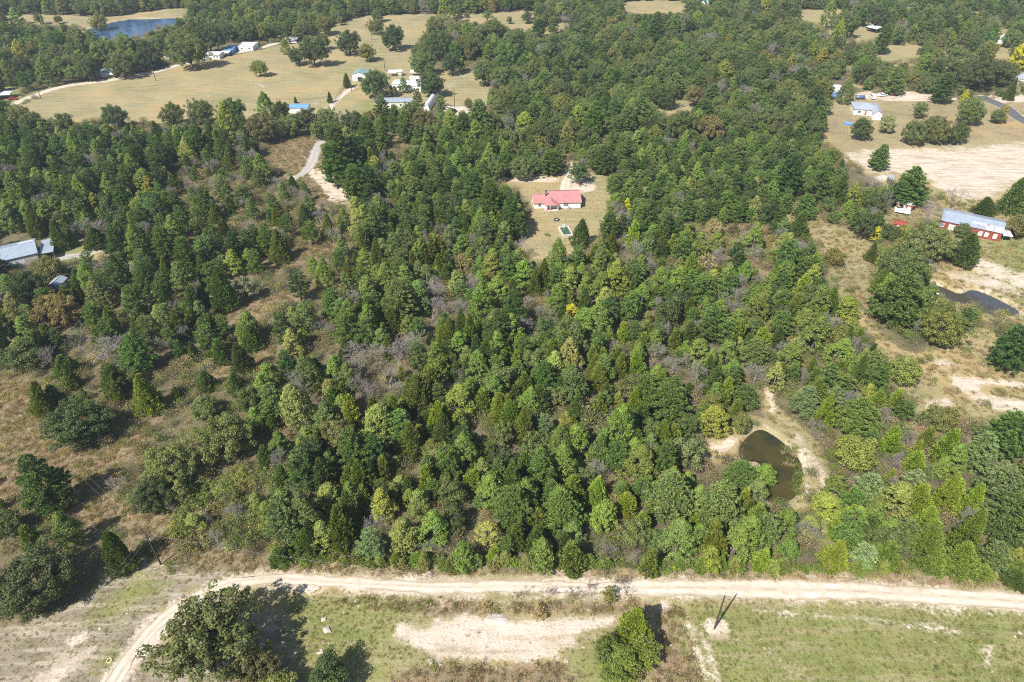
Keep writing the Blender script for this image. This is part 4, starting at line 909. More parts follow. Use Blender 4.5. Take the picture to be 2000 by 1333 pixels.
def sector(dx, dy):
    a = math.degrees(math.atan2(-dy, dx)) % 360
    return ['to the right of', 'up and right of', 'above', 'up and left of', 'to the left of', 'down and left of', 'below', 'down and right of'][int((a + 22.5) // 45) % 8]
bins = {}
for t in INDIV:
    d = [(math.hypot(t['px'] - a[0], t['py'] - a[1]), a) for a in ANCH]; dist, a = min(d, key=lambda q: q[0])
    t['sec'] = sector(t['px'] - a[0], t['py'] - a[1]); t['an'] = a[2]; t['ad'] = dist
    bins.setdefault((t['k'], TINT[t['t']][1], t['sec'], a[2]), []).append(t)
for (k, cw, sec, an), L in bins.items():
    L.sort(key=lambda t: t['ad']); noun = KIND[k]['noun']
    cw_ = '' if k == 'G' else cw + ' '
    for i, t in enumerate(L):
        if len(L) == 1: t['label'] = f'only {cw_}{noun} {sec} {an}'
        elif i < len(ORD): t['label'] = f'{cw_}{noun}, {ORD[i]} one {sec} {an}'
        else: t['label'] = f'{cw_}{noun} farther off {sec} {an}'
        if len(t['label'].split()) > 16: t['label'] = t['label'].replace(' one ', ' ')
        t['group'] = {'P': 'pine trees', 'O': 'oak trees', 'C': 'cedar trees', 'B': 'broadleaf trees', 'G': 'leafless trees', 'S': 'shrubs'}[k]
        if i >= len(ORD): t['group'] = f'{cw_}{noun}s farther off {sec} {an}'

def set_tint(o, c): o['tint'] = [c[0], c[1], c[2]]
for t in INDIV:
    d = KIND[t['k']]; i = random.randrange(len(d['v']))
    if t['k'] == 'G': i = 4 if t['py'] > 1120 else random.randrange(4)
    c = tint_of(t['t'], 0.10)
    if t['k'] == 'O' and t['wpx'] > 60 and t['W'] > 9 and not (t['px'] < 420 and t['py'] > 1180): i = random.randrange(4)
    if t['k'] == 'O' and 380 < t['px'] < 520 and t['py'] > 1180: i = 4
    vv, nW, nH = d['v'], d['W'], d['H']
    if 'big' in d and t['W'] > 1.35 * d['W']:
        vv, nW, nH = d['big']['v'], d['big']['W'], d['big']['H']; i = random.randrange(2 if t['k'] == 'O' else 3)
        if t['k'] == 'O' and 380 < t['px'] < 520 and t['py'] > 1180: i = 2
    s = (t['W'] / nW * random.uniform(.88, 1.12), t['W'] / nW * random.uniform(.88, 1.12), t['H'] / nH)
    loc = (t['x'], t['y'], hz(t['x'], t['y']) - 0.05); rz = random.uniform(0, 6.28)
    if t['wpx'] >= 34 or vv is not d['v']:
        e = empty(d['name'], loc, rz); e.scale = s; e.rotation_euler = (random.gauss(0, .035), random.gauss(0, .035), rz)
        for me, nm in zip(vv[i], d['parts']):
            o = link(bpy.data.objects.new(nm, me)); o.parent = e; set_tint(o, c)
    else:
        e = link(bpy.data.objects.new(d['name'], d['c'][i])); e.location = loc; e.rotation_euler.z = rz; e.scale = s; set_tint(e, c)
    tag(e, t['label'], d['cat'], t['group'])

# ---- masses that nobody could count: instanced on points
def scatter(name, meshes, pts, scl, rot, tint, label, cat):
    n = len(pts)
    if n == 0: return
    col = bpy.data.collections.new(name + '_kinds')
    for i, me in enumerate(meshes):
        o = bpy.data.objects.new(f'{name}_{i:02d}', me); col.objects.link(o)
    me = bpy.data.meshes.new(name); me.vertices.add(n); me.vertices.foreach_set('co', np.asarray(pts, np.float32).ravel())
    for an, ty, vals in (('tint', 'FLOAT_VECTOR', tint), ('iscl', 'FLOAT_VECTOR', scl), ('irot', 'FLOAT_VECTOR', rot)):
        at = me.attributes.new(an, ty, 'POINT'); at.data.foreach_set('vector', np.asarray(vals, np.float32).ravel())
    at = me.attributes.new('iidx', 'INT', 'POINT'); at.data.foreach_set('value', rng.integers(0, len(meshes), n).astype(np.int32))
    o = link(bpy.data.objects.new(name, me))
    ng = bpy.data.node_groups.new(name, 'GeometryNodeTree')
    ng.interface.new_socket('Geometry', in_out='INPUT', socket_type='NodeSocketGeometry'); ng.interface.new_socket('Geometry', in_out='OUTPUT', socket_type='NodeSocketGeometry')
    nn = ng.nodes; gi = nn.new('NodeGroupInput'); go = nn.new('NodeGroupOutput'); ip = nn.new('GeometryNodeInstanceOnPoints'); ci = nn.new('GeometryNodeCollectionInfo')
    ci.inputs['Collection'].default_value = col; ci.inputs['Separate Children'].default_value = True; ci.inputs['Reset Children'].default_value = True
    def na(nm, ty):
        a = nn.new('GeometryNodeInputNamedAttribute'); a.data_type = ty; a.inputs['Name'].default_value = nm
        return a.outputs['Attribute']
    L = ng.links.new
    L(gi.outputs[0], ip.inputs['Points']); L(ci.outputs[0], ip.inputs['Instance']); ip.inputs['Pick Instance'].default_value = True
    L(na('iidx', 'INT'), ip.inputs['Instance Index']); L(na('iscl', 'FLOAT_VECTOR'), ip.inputs['Scale'])
    er = nn.new('FunctionNodeEulerToRotation'); L(na('irot', 'FLOAT_VECTOR'), er.inputs[0]); L(er.outputs[0], ip.inputs['Rotation'])
    L(ip.outputs[0], go.inputs[0])
    md = o.modifiers.new('scatter', 'NODES'); md.node_group = ng
    return tag(o, label, cat, kind='stuff')
NM = {'P': ('pine_wood', 'mass of distant and half hidden green pines', 'trees'), 'O': ('oak_wood', 'mass of grey-green oaks filling the far woods', 'trees'), 'B': ('broadleaf_wood', 'mass of smaller green broadleaf trees filling the woods', 'trees'),
      'C': ('cedar_wood', 'mass of small olive cedars filling the woods', 'trees'), 'G': ('bare_wood', 'mass of thin leafless grey trees in the woods', 'trees'), 'S': ('undergrowth', 'mass of olive and brown shrubs between the trees', 'shrubs')}
for k, L in REST.items():
    if not L: continue
    d = KIND[k]; X_ = np.array([t['x'] for t in L]); Y_ = np.array([t['y'] for t in L]); H_ = height(X_, Y_) - 0.05
    sc_ = np.array([(t['W'] / d['W'], t['W'] / d['W'], t['H'] / d['H']) for t in L])
    scatter(NM[k][0], d['c'], np.stack([X_, Y_, H_], -1), sc_, np.stack([rng.normal(0, .04, len(L)), rng.normal(0, .04, len(L)), rng.uniform(0, 6.28, len(L))], -1), [tint_of(t['t'], .12) for t in L], NM[k][1], NM[k][2])

# woods beyond the top of the picture, to the skyline
fx, fy, fk = [], [], []
while len(fx) < 5200:
    y = 640 + 1900 * random.random() ** 1.6; x = random.uniform(-1, 1) * (260 + 0.95 * y)
    if math.sin(x * 0.006 + 1) * math.sin(y * 0.009) * 2 - 0.9 > -0.25 or (y < 760 and -0.86 * y - 95 < x < 0.86 * y + 95): continue
    fx.append(x); fy.append(y)
fx = np.array(fx); fy = np.array(fy); s_ = rng.uniform(0.95, 1.6, len(fx))
scatter('far_wood', KIND['O']['c'][:4] + KIND['P']['c'][:1], np.stack([fx, fy, 0 * fx], -1), np.stack([s_, s_, s_ * 1.05], -1), np.stack([0 * fx, 0 * fx, rng.uniform(0, 6, len(fx))], -1), [tint_of(pick(DEFT['O']), .15) for _ in fx], 'far woods fading towards the skyline', 'trees')

# brush between the trees, weeds and grass on open ground
bx, by, bt = [], [], []
for it in range(26000):
    y = 40 + 560 * random.random() ** 0.75; x = random.uniform(-1, 1) * (80 + 0.8 * y); px, py, _ = proj(x, y)
    if py > 1085 or px < -100 or px > 2100: continue
    op = open_at(px, py)
    if op: continue
    if on_road(x, y, 1.2): continue
    bx.append(x); by.append(y); bt.append(tint_of(pick([('scr', 3), ('gscr', 3), ('dry', 3), ('gum', 1)]), .2))
bx = np.array(bx); by = np.array(by); s_ = rng.uniform(0.6, 1.35, len(bx))
scatter('brush', [make_brush(61), make_brush(62), make_brush(63)], np.stack([bx, by, height(bx, by)], -1), np.stack([s_, s_, s_ * rng.uniform(.8, 1.4, len(bx))], -1), np.stack([0 * bx, 0 * bx, rng.uniform(0, 6, len(bx))], -1), bt, 'grey and olive brush tangled between the trees', 'brush')
gx, gy, gt, gs = [], [], [], []
tanP = [smooth_closed(gp(p), 3) for p in TAN]; 
def scat_in(polys, n, tints, smin, smax, skip=SAND):
    for p in polys:
        P = gp(p); lo, hi = P.min(0), P.max(0); area = (hi - lo).prod()
        m = int(n * area); 
        for i in range(m):
            x, y = random.uniform(lo[0], hi[0]), random.uniform(lo[1], hi[1])
            px, py, _ = proj(x, y)
            if px < -60 or px > 2060 or py > 1400 or not inpoly(p, px, py) or on_road(x, y, 0.15): continue
            if any(inpoly(q, px, py) for q in skip) and random.random() < .93: continue
            if any(inpoly(q, px, py) for q in (POND_MUD, POND_DARK)): continue
            gx.append(x); gy.append(y); gt.append(tint_of(pick(tints), .2)); gs.append(random.uniform(smin, smax))
TINT.update(tg=((0.42, 0.35, 0.20), 'tan'), gg=((0.27, 0.30, 0.10), 'green'), bg=((0.34, 0.265, 0.17), 'brown'), pg=((0.50, 0.43, 0.29), 'pale'))
scat_in(BROWN, 0.9, [('bg', 5), ('tg', 2), ('scr', 1.5), ('gscr', .6)], 0.7, 1.9)
scat_in([[(0,700),(300,700),(560,640),(560,1080),(300,1075),(130,1185),(0,1240)]], 0.5, [('bg', 4), ('tg', 3), ('scr', 3), ('gscr', 2)], 0.7, 1.7)
scat_in([TAN[3], TAN[6], TAN[11], TAN[12]], 0.55, [('tg', 5), ('bg', 3), ('gscr', 2), ('scr', 2)], 0.7, 1.8)
scat_in([TAN[2]], 0.25, [('tg', 5), ('pg', 2)], 0.4, 0.8)
scat_in([TAN[7]], 1.3, [('tg', 5), ('gg', 1), ('pg', 2), ('scr', 2)], 0.3, 0.75)
scat_in(GREEN[:3], 1.6, [('gg', 4), ('tg', 2), ('pg', 1), ('gscr', 3)], 0.3, 0.8)
gx = np.array(gx); gy = np.array(gy); gs = np.array(gs)
scatter('dry_grass', [make_tuft(71), make_tuft(72), make_tuft(73, n=30), make_tuft(74, H=0.7)], np.stack([gx, gy, height(gx, gy)], -1), np.stack([gs, gs, gs], -1), np.stack([0 * gx, 0 * gx, rng.uniform(0, 6, len(gx))], -1), gt, 'tufts of dry and green grass on open ground', 'grass')
print('TREES', len(TREES), 'INDIV', len(INDIV), {k: len(v) for k, v in REST.items()}, 'brush', len(bx), 'grass', len(gx))

# ------------------------------------------------------------------ buildings
def wall_ring(W, D, h, rise, typ):
    """closed wall body, half sizes W, D"""
    mb = MB()
    if typ == 'gx':
        P = [(-D, -0.15), (D, -0.15), (D, h), (0, h + rise), (-D, h)]
        n = 5; V = [(-W, p[0], p[1]) for p in P] + [(W, p[0], p[1]) for p in P]
        mb.add(V, [tuple(range(n - 1, -1, -1)), tuple(range(n, 2 * n))] + [(i, (i + 1) % n, (i + 1) % n + n, i + n) for i in range(n)])
    elif typ == 'gy':
        P = [(-W, -0.15), (W, -0.15), (W, h), (0, h + rise), (-W, h)]; mb.prism(P, -D, D)
    elif typ == 'shed':
        P = [(-D, -0.15), (D, -0.15), (D, h + rise), (-D, h)]
        V = [(-W, p[0], p[1]) for p in P] + [(W, p[0], p[1]) for p in P]
        mb.add(V, [(3, 2, 1, 0), (4, 5, 6, 7)] + [(i, (i + 1) % 4, (i + 1) % 4 + 4, i + 4) for i in range(4)])
    else: mb.box(-W, W, -D, D, -0.15, h)
    return mb
def roof_mesh(W, D, h, rise, typ, t=0.14):
    mb = MB()
    if typ == 'gx':
        mb.slab([(-W, -D, h), (W, -D, h), (W, 0, h + rise), (-W, 0, h + rise)], t); mb.slab([(-W, 0.002, h + rise), (W, 0.002, h + rise), (W, D, h), (-W, D, h)], t)
        mb.box(-W, W, -0.12, 0.12, h + rise - 0.02, h + rise + 0.05)
    elif typ == 'gy':
        mb.slab([(-W, -D, h), (0, -D, h + rise), (0, D, h + rise), (-W, D, h)], t); mb.slab([(0.002, -D, h + rise), (W, -D, h), (W, D, h), (0.002, D, h + rise)], t)
        mb.box(-0.12, 0.12, -D, D, h + rise - 0.02, h + rise + 0.05)
    elif typ == 'hip':
        r = max(W - D, 0.01)
        mb.add([(-W, -D, h), (W, -D, h), (W, D, h), (-W, D, h), (-r, 0, h + rise), (r, 0, h + rise), (-W, -D, h - t), (W, -D, h - t), (W, D, h - t), (-W, D, h - t)],
               [(0, 1, 5, 4), (2, 3, 4, 5), (1, 2, 5), (3, 0, 4), (9, 8, 7, 6), (0, 6, 7, 1), (1, 7, 8, 2), (2, 8, 9, 3), (3, 9, 6, 0)])
    elif typ == 'shed':
        mb.slab([(-W, -D, h), (W, -D, h), (W, D, h + rise), (-W, D, h + rise)], t)
    elif typ == 'arch':
        n = 12; P = [(-math.cos(math.pi * i / n) * W, math.sin(math.pi * i / n) * (h + rise)) for i in range(n + 1)]
        P2 = [(-math.cos(math.pi * i / n) * (W - t), math.sin(math.pi * i / n) * (h + rise - t)) for i in range(n, -1, -1)]
        mb.prism((P + P2)[::-1], -D, D)
    return mb
def opening(parent, face, a, z0, w, hgt, W, D, kind='window', frame='whitep', pane='glass'):
    """window or door at offset a along a wall (front -y, back +y, left -x, right +x)"""
    def bx(mb, u0, u1, v0, v1, p0, p1):
        if face == 'front': mb.box(u0, u1, -D - p1, -D - p0, v0, v1)
        elif face == 'back': mb.box(u0, u1, D + p0, D + p1, v0, v1)
        elif face == 'left': mb.box(-W - p1, -W - p0, u0, u1, v0, v1)
        else: mb.box(W + p0, W + p1, u0, u1, v0, v1)
    m = MB(); bx(m, a - w / 2, a + w / 2, z0, z0 + hgt, -0.03, 0.03); p = m.build(kind, M[pane], parent)
    f = MB(); e = 0.09
    bx(f, a - w / 2 - e, a + w / 2 + e, z0 + hgt, z0 + hgt + e, -0.02, 0.06); bx(f, a - w / 2 - e, a - w / 2, z0, z0 + hgt, -0.02, 0.06); bx(f, a + w / 2, a + w / 2 + e, z0, z0 + hgt, -0.02, 0.06)
    if kind == 'window':
        bx(f, a - w / 2 - e, a + w / 2 + e, z0 - e, z0, -0.02, 0.10); bx(f, a - w / 2, a + w / 2, z0 + hgt / 2 - .025, z0 + hgt / 2 + .025, 0.031, 0.055)
    f.build('frame', M[frame], p)
    if kind == 'door':
        hnd = MB(); bx(hnd, a + w * 0.36, a + w * 0.42, z0 + hgt * 0.45, z0 + hgt * 0.5, 0.031, 0.1); hnd.build('handle', M['steel'], p)
    return p
def place(FL, FR, BR, eh, dmin=None):
    A, B, C = (np.array(g(*q, eh)) for q in (FL, FR, BR))
    u = (B - A) / np.linalg.norm(B - A); n = np.array((-u[1], u[0])); w = np.linalg.norm(B - A); d = abs((C - B) @ n)
    if dmin: d = dmin
    c = (A + B) / 2 + n * d / 2
    return c, math.atan2(u[1], u[0]), w / 2, d / 2
def building(name, label, FL, FR, BR, eh, rise, typ, roof, wall, wins=(), over=0.3, depth=None, open_posts=False, cat='building', group=None):
    c, rz, W, D = place(FL, FR, BR, eh, depth)
    e = empty(name, (c[0], c[1], hz(*c)), rz); tag(e, label, cat, group)
    w2, d2 = W - over, D - over
    if open_posts:
        for sx in (-1, 1):
            for sy in (-1, 0, 1) if D > 3 else (-1, 1):
                MB().tube([(sx * (w2), sy * d2, -0.2), (sx * w2, sy * d2, eh + (rise * (sy + 1) / 2 if typ == 'shed' else 0) - 0.1)], 0.08).build('post', M['steel'], e)
    elif typ == 'arch':
        for sy in (-1, 1):
            n = 12; P = [(-math.cos(math.pi * i / n) * (W - .16), math.sin(math.pi * i / n) * (eh + rise - .16) - 0.02) for i in range(n + 1)]
            MB().prism(P[::-1], sy * (D - .4) - .05, sy * (D - .4) + .05).build('end_wall', M[wall if sy < 0 else 'darkcar'], e)
    else:
        dz = (rise * over / max(D, .1)) if typ in ('gx',) else (rise * over / max(W, .1) if typ == 'gy' else 0)
        wall_ring(w2, d2, eh - 0.16 + dz * 0, max(rise - 0.02 - dz, 0.01), typ if typ != 'hip' else 'box').build('wall', M[wall], e)
    r = roof_mesh(W, D, eh, rise, typ).build('roof', M[roof], e)
    for q in wins:
        face, a, z0, w, hh = q[:5]; kd = q[5] if len(q) > 5 else 'window'; pn = q[6] if len(q) > 6 else ('glass' if kd == 'window' else 'cream'); fr = q[7] if len(q) > 7 else 'whitep'
        lim = w2 if face in ('front', 'back') else d2
        opening(e, face, a * lim, z0, min(w, lim * 0.9), hh, w2, d2, kd, fr, pn)
    return e, W, D, r

# red-roofed house: two wings under one roofline, porch, chimney, heat pump
A = np.array(g(1043, 409.5)); B = np.array(g(1133.5, 407)); u = (B - A) / np.linalg.norm(B - A); rz = math.atan2(u[1], u[0]); Wt = np.linalg.norm(B - A)
c = (A + B) / 2
house = empty('ranch_house', (c[0], c[1], hz(*c)), rz); tag(house, 'white ranch house with red metal roof in a tan yard', 'house')
x0, x1 = -Wt / 2, Wt / 2; xl = x0 + Wt * 0.30; h = 2.6
mb = MB()
def gable_x(mb, xa, xb, ya, yb, h, rise):
    ym = (ya + yb) / 2; P = [(ya, -0.15), (yb, -0.15), (yb, h), (ym, h + rise), (ya, h)]
    V = [(xa, *p) for p in P] + [(xb, *p) for p in P]
    mb.add(V, [tuple(range(4, -1, -1)), tuple(range(5, 10))] + [(i, (i + 1) % 5, (i + 1) % 5 + 5, i + 5) for i in range(5)])
gable_x(mb, x0, xl, 0.35, 8.2, h - .12, 1.55); gable_x(mb, xl + .01, x1, 0, 11.2, h - .1, 2.1)
mb.build('wall', M['white'], house)
rf = MB()
def roof_x(mb, xa, xb, ya, yb, h, rise, o=.45, t=.13):
    ym = (ya + yb) / 2; k = rise / (ym - ya); z = h - k * o
    mb.slab([(xa, ya - o, z), (xb, ya - o, z), (xb, ym, h + rise), (xa, ym, h + rise)], t); mb.slab([(xa, ym + .002, h + rise), (xb, ym + .002, h + rise), (xb, yb + o, z), (xa, yb + o, z)], t)
roof_x(rf, x0 - .4, xl + .02, 0.35, 8.2, h, 1.58); roof_x(rf, xl + .021, x1 + .4, 0, 11.2, h + .02, 2.13)
px0, px1 = x0 + Wt * 0.23, x0 + Wt * 0.50; pm = (px0 + px1) / 2; hp = h - .12; pr = 1.25
rf.slab([(px0 - .3, -2.6, hp), (pm, -2.0, hp + pr), (pm, 2.8, hp + pr), (px0 - .3, 2.2, hp)], .12); rf.slab([(pm + .002, -2.0, hp + pr), (px1 + .3, -2.6, hp), (px1 + .3, 2.2, hp), (pm + .002, 2.8, hp + pr)], .12)
rf.add([(px0 - .3, -2.6, hp + .003), (px1 + .3, -2.6, hp + .003), (pm, -1.98, hp + pr + .003)], [(0, 1, 2)])
roof = rf.build('roof', M['redroof'], house)
ch = MB().tube([(x0 + Wt * .27, 3.6, h + 1.2), (x0 + Wt * .27, 3.6, h + 3.3)], 0.28, 8); ch.tube([(x0 + Wt * .27, 3.6, h + 3.28), (x0 + Wt * .27, 3.6, h + 3.5)], 0.38, 8); ch.build('chimney', M['darkcar'], roof)
for xa in (px0 + .1, pm - .6, px1 - .1): MB().box(xa - .09, xa + .09, -2.35, -2.17, -0.1, hp - .1).build('porch_post', M['whitep'], house)
MB().box(px0 - .2, px1 + .2, -2.5, -0.03, -0.1, 0.14).build('porch_floor', M['concrete'], house)
MB().box(pm - 1.6, pm - .2, -1.8, -1.1, .14, .62).build('porch_bench', M['redcar'], house)
def win_at(xc, z0, w, hh, y=0.0, kd='window', pn='glass'):
    p = opening(house, 'front', xc, z0, w, hh, 0, -y, kd, 'whitep', pn); return p
win_at(x0 + Wt * .12, .85, 1.0, 1.35, .35); win_at(x0 + Wt * .66, .95, .95, 1.1); win_at(x0 + Wt * .71, .95, .95, 1.1); win_at(pm + .8, .16, 1.0, 2.05, .35, 'door', 'darkcar'); win_at(pm - .9, .9, 1.2, 1.2, .35); win_at(pm + 2.2, .9, 1.0, 1.2, 0)
hpb = MB().box(x0 + Wt * .72, x0 + Wt * .72 + .8, -1.0, -.25, 0, .85); hpb.build('heat_pump', M['greywall'], house)

# green pool with a white rim
c, rz, W, D = place((1099, 460), (1120, 458), (1116, 440), 0.9)
pool = empty('swimming_pool', (c[0], c[1], hz(*c)), rz); tag(pool, 'rectangular pool of green water with pale raised rim', 'pool')
rim = MB(); rim.box(-W, W, -D, -D + .5, -.3, .9); rim.box(-W, W, D - .5, D, -.3, .9); rim.box(-W, -W + .5, -D + .5, D - .5, -.3, .9); rim.box(W - .5, W, -D + .5, D - .5, -.3, .9); rim.build('rim', M['concrete'], pool)
MB().box(-W + .5, W - .5, -D + .5, D - .5, 0.1, 0.55).build('water_surface', M['algae'], pool)
ladder = MB(); 
for sx in (-.3, .3): ladder.tube([(sx, D - .6, .8), (sx, D - .6, 1.9), (sx, D - 1.4, 1.9), (sx, D - 1.4, .6)], .07)
for zz in (1.1, 1.4): ladder.box(-.3, .3, D - 1.45, D - 1.33, zz, zz + .07)
ladder.build('ladder', M['whitep'], pool)
# fire pit
p = g(1087, 431); fp = empty('fire_pit', (*p, hz(*p))); tag(fp, 'dark round fire pit on the lawn near the pool', 'fire pit')
ring = MB()
for i in range(12):
    a = i * math.pi / 6; ring.box(math.cos(a) * .9 - .22, math.cos(a) * .9 + .22, math.sin(a) * .9 - .22, math.sin(a) * .9 + .22, -.1, .4 + .05 * (i % 3))
ring.build('stone_ring', M['darkcar'], fp); MB().tube([(0, 0, -.05), (0, 0, .16)], .75, 12).build('ash_bed', M['rock'], fp)
building('canopy_tent', 'small grey canopy half hidden among trees right of the pool', (1220, 462), (1232, 466), (1231, 450), 2.2, .7, 'gy', 'greyroof', 'greywall', open_posts=True, cat='canopy')

# left: long metal shop
shop, W, D, r = building('metal_shop', 'long grey metal shop building with ribbed roof at the left edge', (-75, 527), (73, 493), (57, 467), 4.2, 1.7, 'gx', 'greyroof', 'greywall',
  [('front', .40, .1, 4.2, 3.3, 'door', 'whitep'), ('front', .78, .1, 3.8, 3.3, 'door', 'cream'), ('front', -.2, 1.4, 1.2, 1.0), ('front', -.5, 1.4, 1.2, 1.0), ('right', .0, .1, 1.1, 2.1, 'door', 'whitep')])
sv = MB()
for i in range(34):
    xx = -W + (i + .5) * 2 * W / 34
    sv.add([(xx - .02, -D, 4.2), (xx + .02, -D, 4.2), (xx + .02, 0, 5.9), (xx - .02, 0, 5.9), (xx - .02, -D, 4.23), (xx + .02, -D, 4.23), (xx + .02, 0, 5.93), (xx - .02, 0, 5.93)], [(4, 5, 6, 7), (0, 1, 5, 4), (1, 2, 6, 5), (3, 0, 4, 7)])
sv.build('roof_seam', M['greyroof'], r)['kind'] = 'stuff'
MB().box(W * .55, W * .98, .3, .9, 5.7, 6.1).build('ridge_vent', M['whiteroof'], r)
building('carport', 'open carport with silver roof joined to the metal shop', (77, 497), (104, 492), (90, 470), 3.0, .25, 'shed', 'greyroof', 'greywall', open_posts=True, cat='carport')
building('lean_to', 'low flat lean-to roof in front of the metal shop', (-24, 526), (21, 516), (19, 506), 2.7, .3, 'shed', 'greyroof', 'greywall', open_posts=True, cat='lean-to')
building('storage_shed', 'small shed with plain grey roof below the metal shop', (117, 560), (133, 543), (125, 531), 2.4, .9, 'gx', 'greyroof', 'greywall', [('front', 0, .05, 1.4, 1.9, 'door', 'whitep')], depth=4.2, cat='shed')

# upper left, along the field track
tr, W, D, r = building('mobile_home', 'white trailer with pale green roof under oaks by the field track', (183, 142), (219, 142), (216, 134), 2.9, .8, 'gx', 'greenroof', 'white', [('front', -.6, 1.0, 1.1, 1.0), ('front', -.1, .1, 1.0, 2.0, 'door', 'whitep'), ('front', .5, 1.0, 1.1, 1.0)], cat='trailer')
MB().box(W * .55, W * 1.3, -D - 2.4, -D + .25, .0, .35).build('porch_floor', M['concrete'], tr); MB().slab([(W * .5, -D - 2.5, 2.3), (W * 1.3, -D - 2.5, 2.3), (W * 1.3, -D + .3, 2.7), (W * .5, -D + .3, 2.7)], .1).build('porch_roof', M['whiteroof'], tr)
building('carport', 'small white carport at the far left edge', (-3, 187), (18, 186), (20, 178), 2.6, .6, 'gx', 'whiteroof', 'white', open_posts=True, cat='carport')
building('white_shed', 'tiny white shed beneath oaks left of the trailers', (320, 112), (331, 112), (331, 107), 2.2, .6, 'gx', 'whiteroof', 'white', [('front', 0, .05, .9, 1.8, 'door', 'cream')], cat='shed')
building('white_trailer', 'bluish white trailer partly hidden behind oak by the track', (398, 108), (428, 108), (425, 101), 2.8, .3, 'gx', 'whiteroof', 'white', [('front', .3, 1.0, 1.0, .9), ('front', .7, 1.0, 1.0, .9)], cat='trailer')
building('blue_trailer', 'trailer with blue roof and white ridge beside the track', (436, 98), (454, 98), (458, 89), 2.9, .5, 'gx', 'blueroof', 'bluewall', [('front', 0, .9, 1.2, 1.0)], cat='trailer')
building('awning', 'low white awning in front of the blue-roofed trailer', (428, 104), (446, 104), (448, 98), 2.3, .3, 'shed', 'whiteroof', 'white', open_posts=True, cat='awning')
building('white_trailer', 'long white trailer at the end of the field track', (463, 92), (494, 92), (493, 83), 2.9, .3, 'gx', 'whiteroof', 'white', [('front', -.5, 1.0, 1.2, .9), ('front', .5, 1.0, 1.2, .9)], cat='trailer')
building('open_shed', 'dark open shed behind the big field oak', (553, 77), (580, 77), (580, 71), 2.6, .4, 'shed', 'greyroof', 'greywall', open_posts=True, cat='shed')
building('blue_roof_shed', 'pale blue metal roof behind trees at the pasture edge', (562, 211), (601, 211), (598, 203), 2.8, .6, 'gx', 'blueroof', 'white', [('front', 0, .1, 1.5, 2, 'door', 'whitep')], cat='shed')

# farmstead
building('white_barn', 'white metal barn with a dark doorway in the pasture', (686, 145), (714, 146), (720, 137), 4.2, 1.3, 'gy', 'greenroof', 'white', [('front', .15, .05, 3.2, 2.6, 'door', 'dark')], cat='barn')
building('open_shed', 'white-roofed open shed right of the big round oak', (757, 142), (774, 142), (774, 137.5), 2.6, .3, 'shed', 'whiteroof', 'wood', open_posts=True, cat='shed')
building('white_shed', 'small cream box shed between open sheds', (775, 141), (785, 141), (784, 137), 2.6, .3, 'shed', 'whiteroof', 'cream', [('front', 0, .05, 1.2, 1.9, 'door', 'whitep')], cat='shed')
building('open_shed', 'long dark open shed at the back of the farmstead', (800, 142), (838, 142), (838, 138), 2.5, .3, 'shed', 'whiteroof', 'wood', open_posts=True, cat='shed')
building('white_shed', 'white shed with dark doorway behind the farmhouse', (799, 154), (823, 154), (822, 148.5), 2.5, .5, 'gx', 'whiteroof', 'white', [('front', .3, .05, 1.6, 1.9, 'door', 'dark')], cat='shed')
fh, W, D, r = building('farmhouse', 'white farmhouse between the two round oaks', (764, 164), (822, 170), (822, 160), 3.0, 1.0, 'gx', 'whiteroof', 'white', [('front', -.6, 1.0, 1.1, 1.1), ('front', .55, .1, 1.0, 2.0, 'door', 'darkcar'), ('front', .8, 1.0, 1.1, 1.1)], cat='house')
building('mobile_home', 'long trailer with grey roof and cream wall behind pines', (730, 200), (805, 200), (800, 191), 3.1, .7, 'gx', 'greyroof', 'cream', [('front', -.7, 1.0, 1.2, 1.1), ('front', -.2, .1, 1.0, 2.0, 'door', 'whitep'), ('front', .4, 1.0, 1.2, 1.1), ('front', .75, 1.0, 1.2, 1.1)], cat='trailer')
building('arched_hut', 'white arched hut with rounded roof among the farm buildings', (826, 216), (839, 216.5), (847, 188), .01, 3.6, 'arch', 'whiteroof', 'whitep', cat='hut')
building('white_shed', 'small white shed under a bare tree at the glade edge', (957, 190), (973, 190), (972, 181), 2.6, .9, 'gy', 'whiteroof', 'white', [('front', 0, .05, 1.2, 1.9, 'door', 'dark')], cat='shed')

# right side
building('pavilion', 'white-roofed open pavilion on a lawn in the far woods', (1692, 52), (1713, 57), (1717, 51), 3.2, 1.0, 'gx', 'whiteroof', 'white', open_posts=True, cat='pavilion')
hh, W, D, r = building('hip_roofed_house', 'pale house with blue-grey hipped roof in a dry yard', (1668, 214), (1722, 218), (1724, 204), 3.0, 1.8, 'hip', 'shingle', 'whitep', [('front', -.6, 1.0, 1.4, 1.1), ('front', -.1, .1, 1.0, 2.0, 'door', 'brick')], over=.5, cat='house')
wg = MB(); wx0, wx1, wd = W * .25, W * .95, 9.0
wall_ring((wx1 - wx0) / 2 - .4, wd / 2 - .2, 2.85, 1.4, 'gy').build('wing_wall', M['whitep'], hh).location = ((wx0 + wx1) / 2, -D - wd / 2 + 3.0, 0)
roof_mesh((wx1 - wx0) / 2, wd / 2, 3.02, 1.6, 'gy').build('wing_roof', M['shingle'], hh).location = ((wx0 + wx1) / 2, -D - wd / 2 + 3.0, 0)
building('blue_shed', 'white-roofed shed with blue wall behind a bright pine', (1621, 178), (1645, 180), (1641, 166), 3.2, 1.2, 'gx', 'whiteroof', 'bluewall', [('front', -.3, .1, 1.6, 2.2, 'door', 'bluewall')], cat='shed')
building('edge_house', 'house with blue-grey roof cut by the right edge', (1983, 154), (2020, 156), (2016, 144), 3.0, 1.4, 'gx', 'shingle', 'whitep', [('front', -.5, 1.0, 1.4, 1.1)], cat='house')
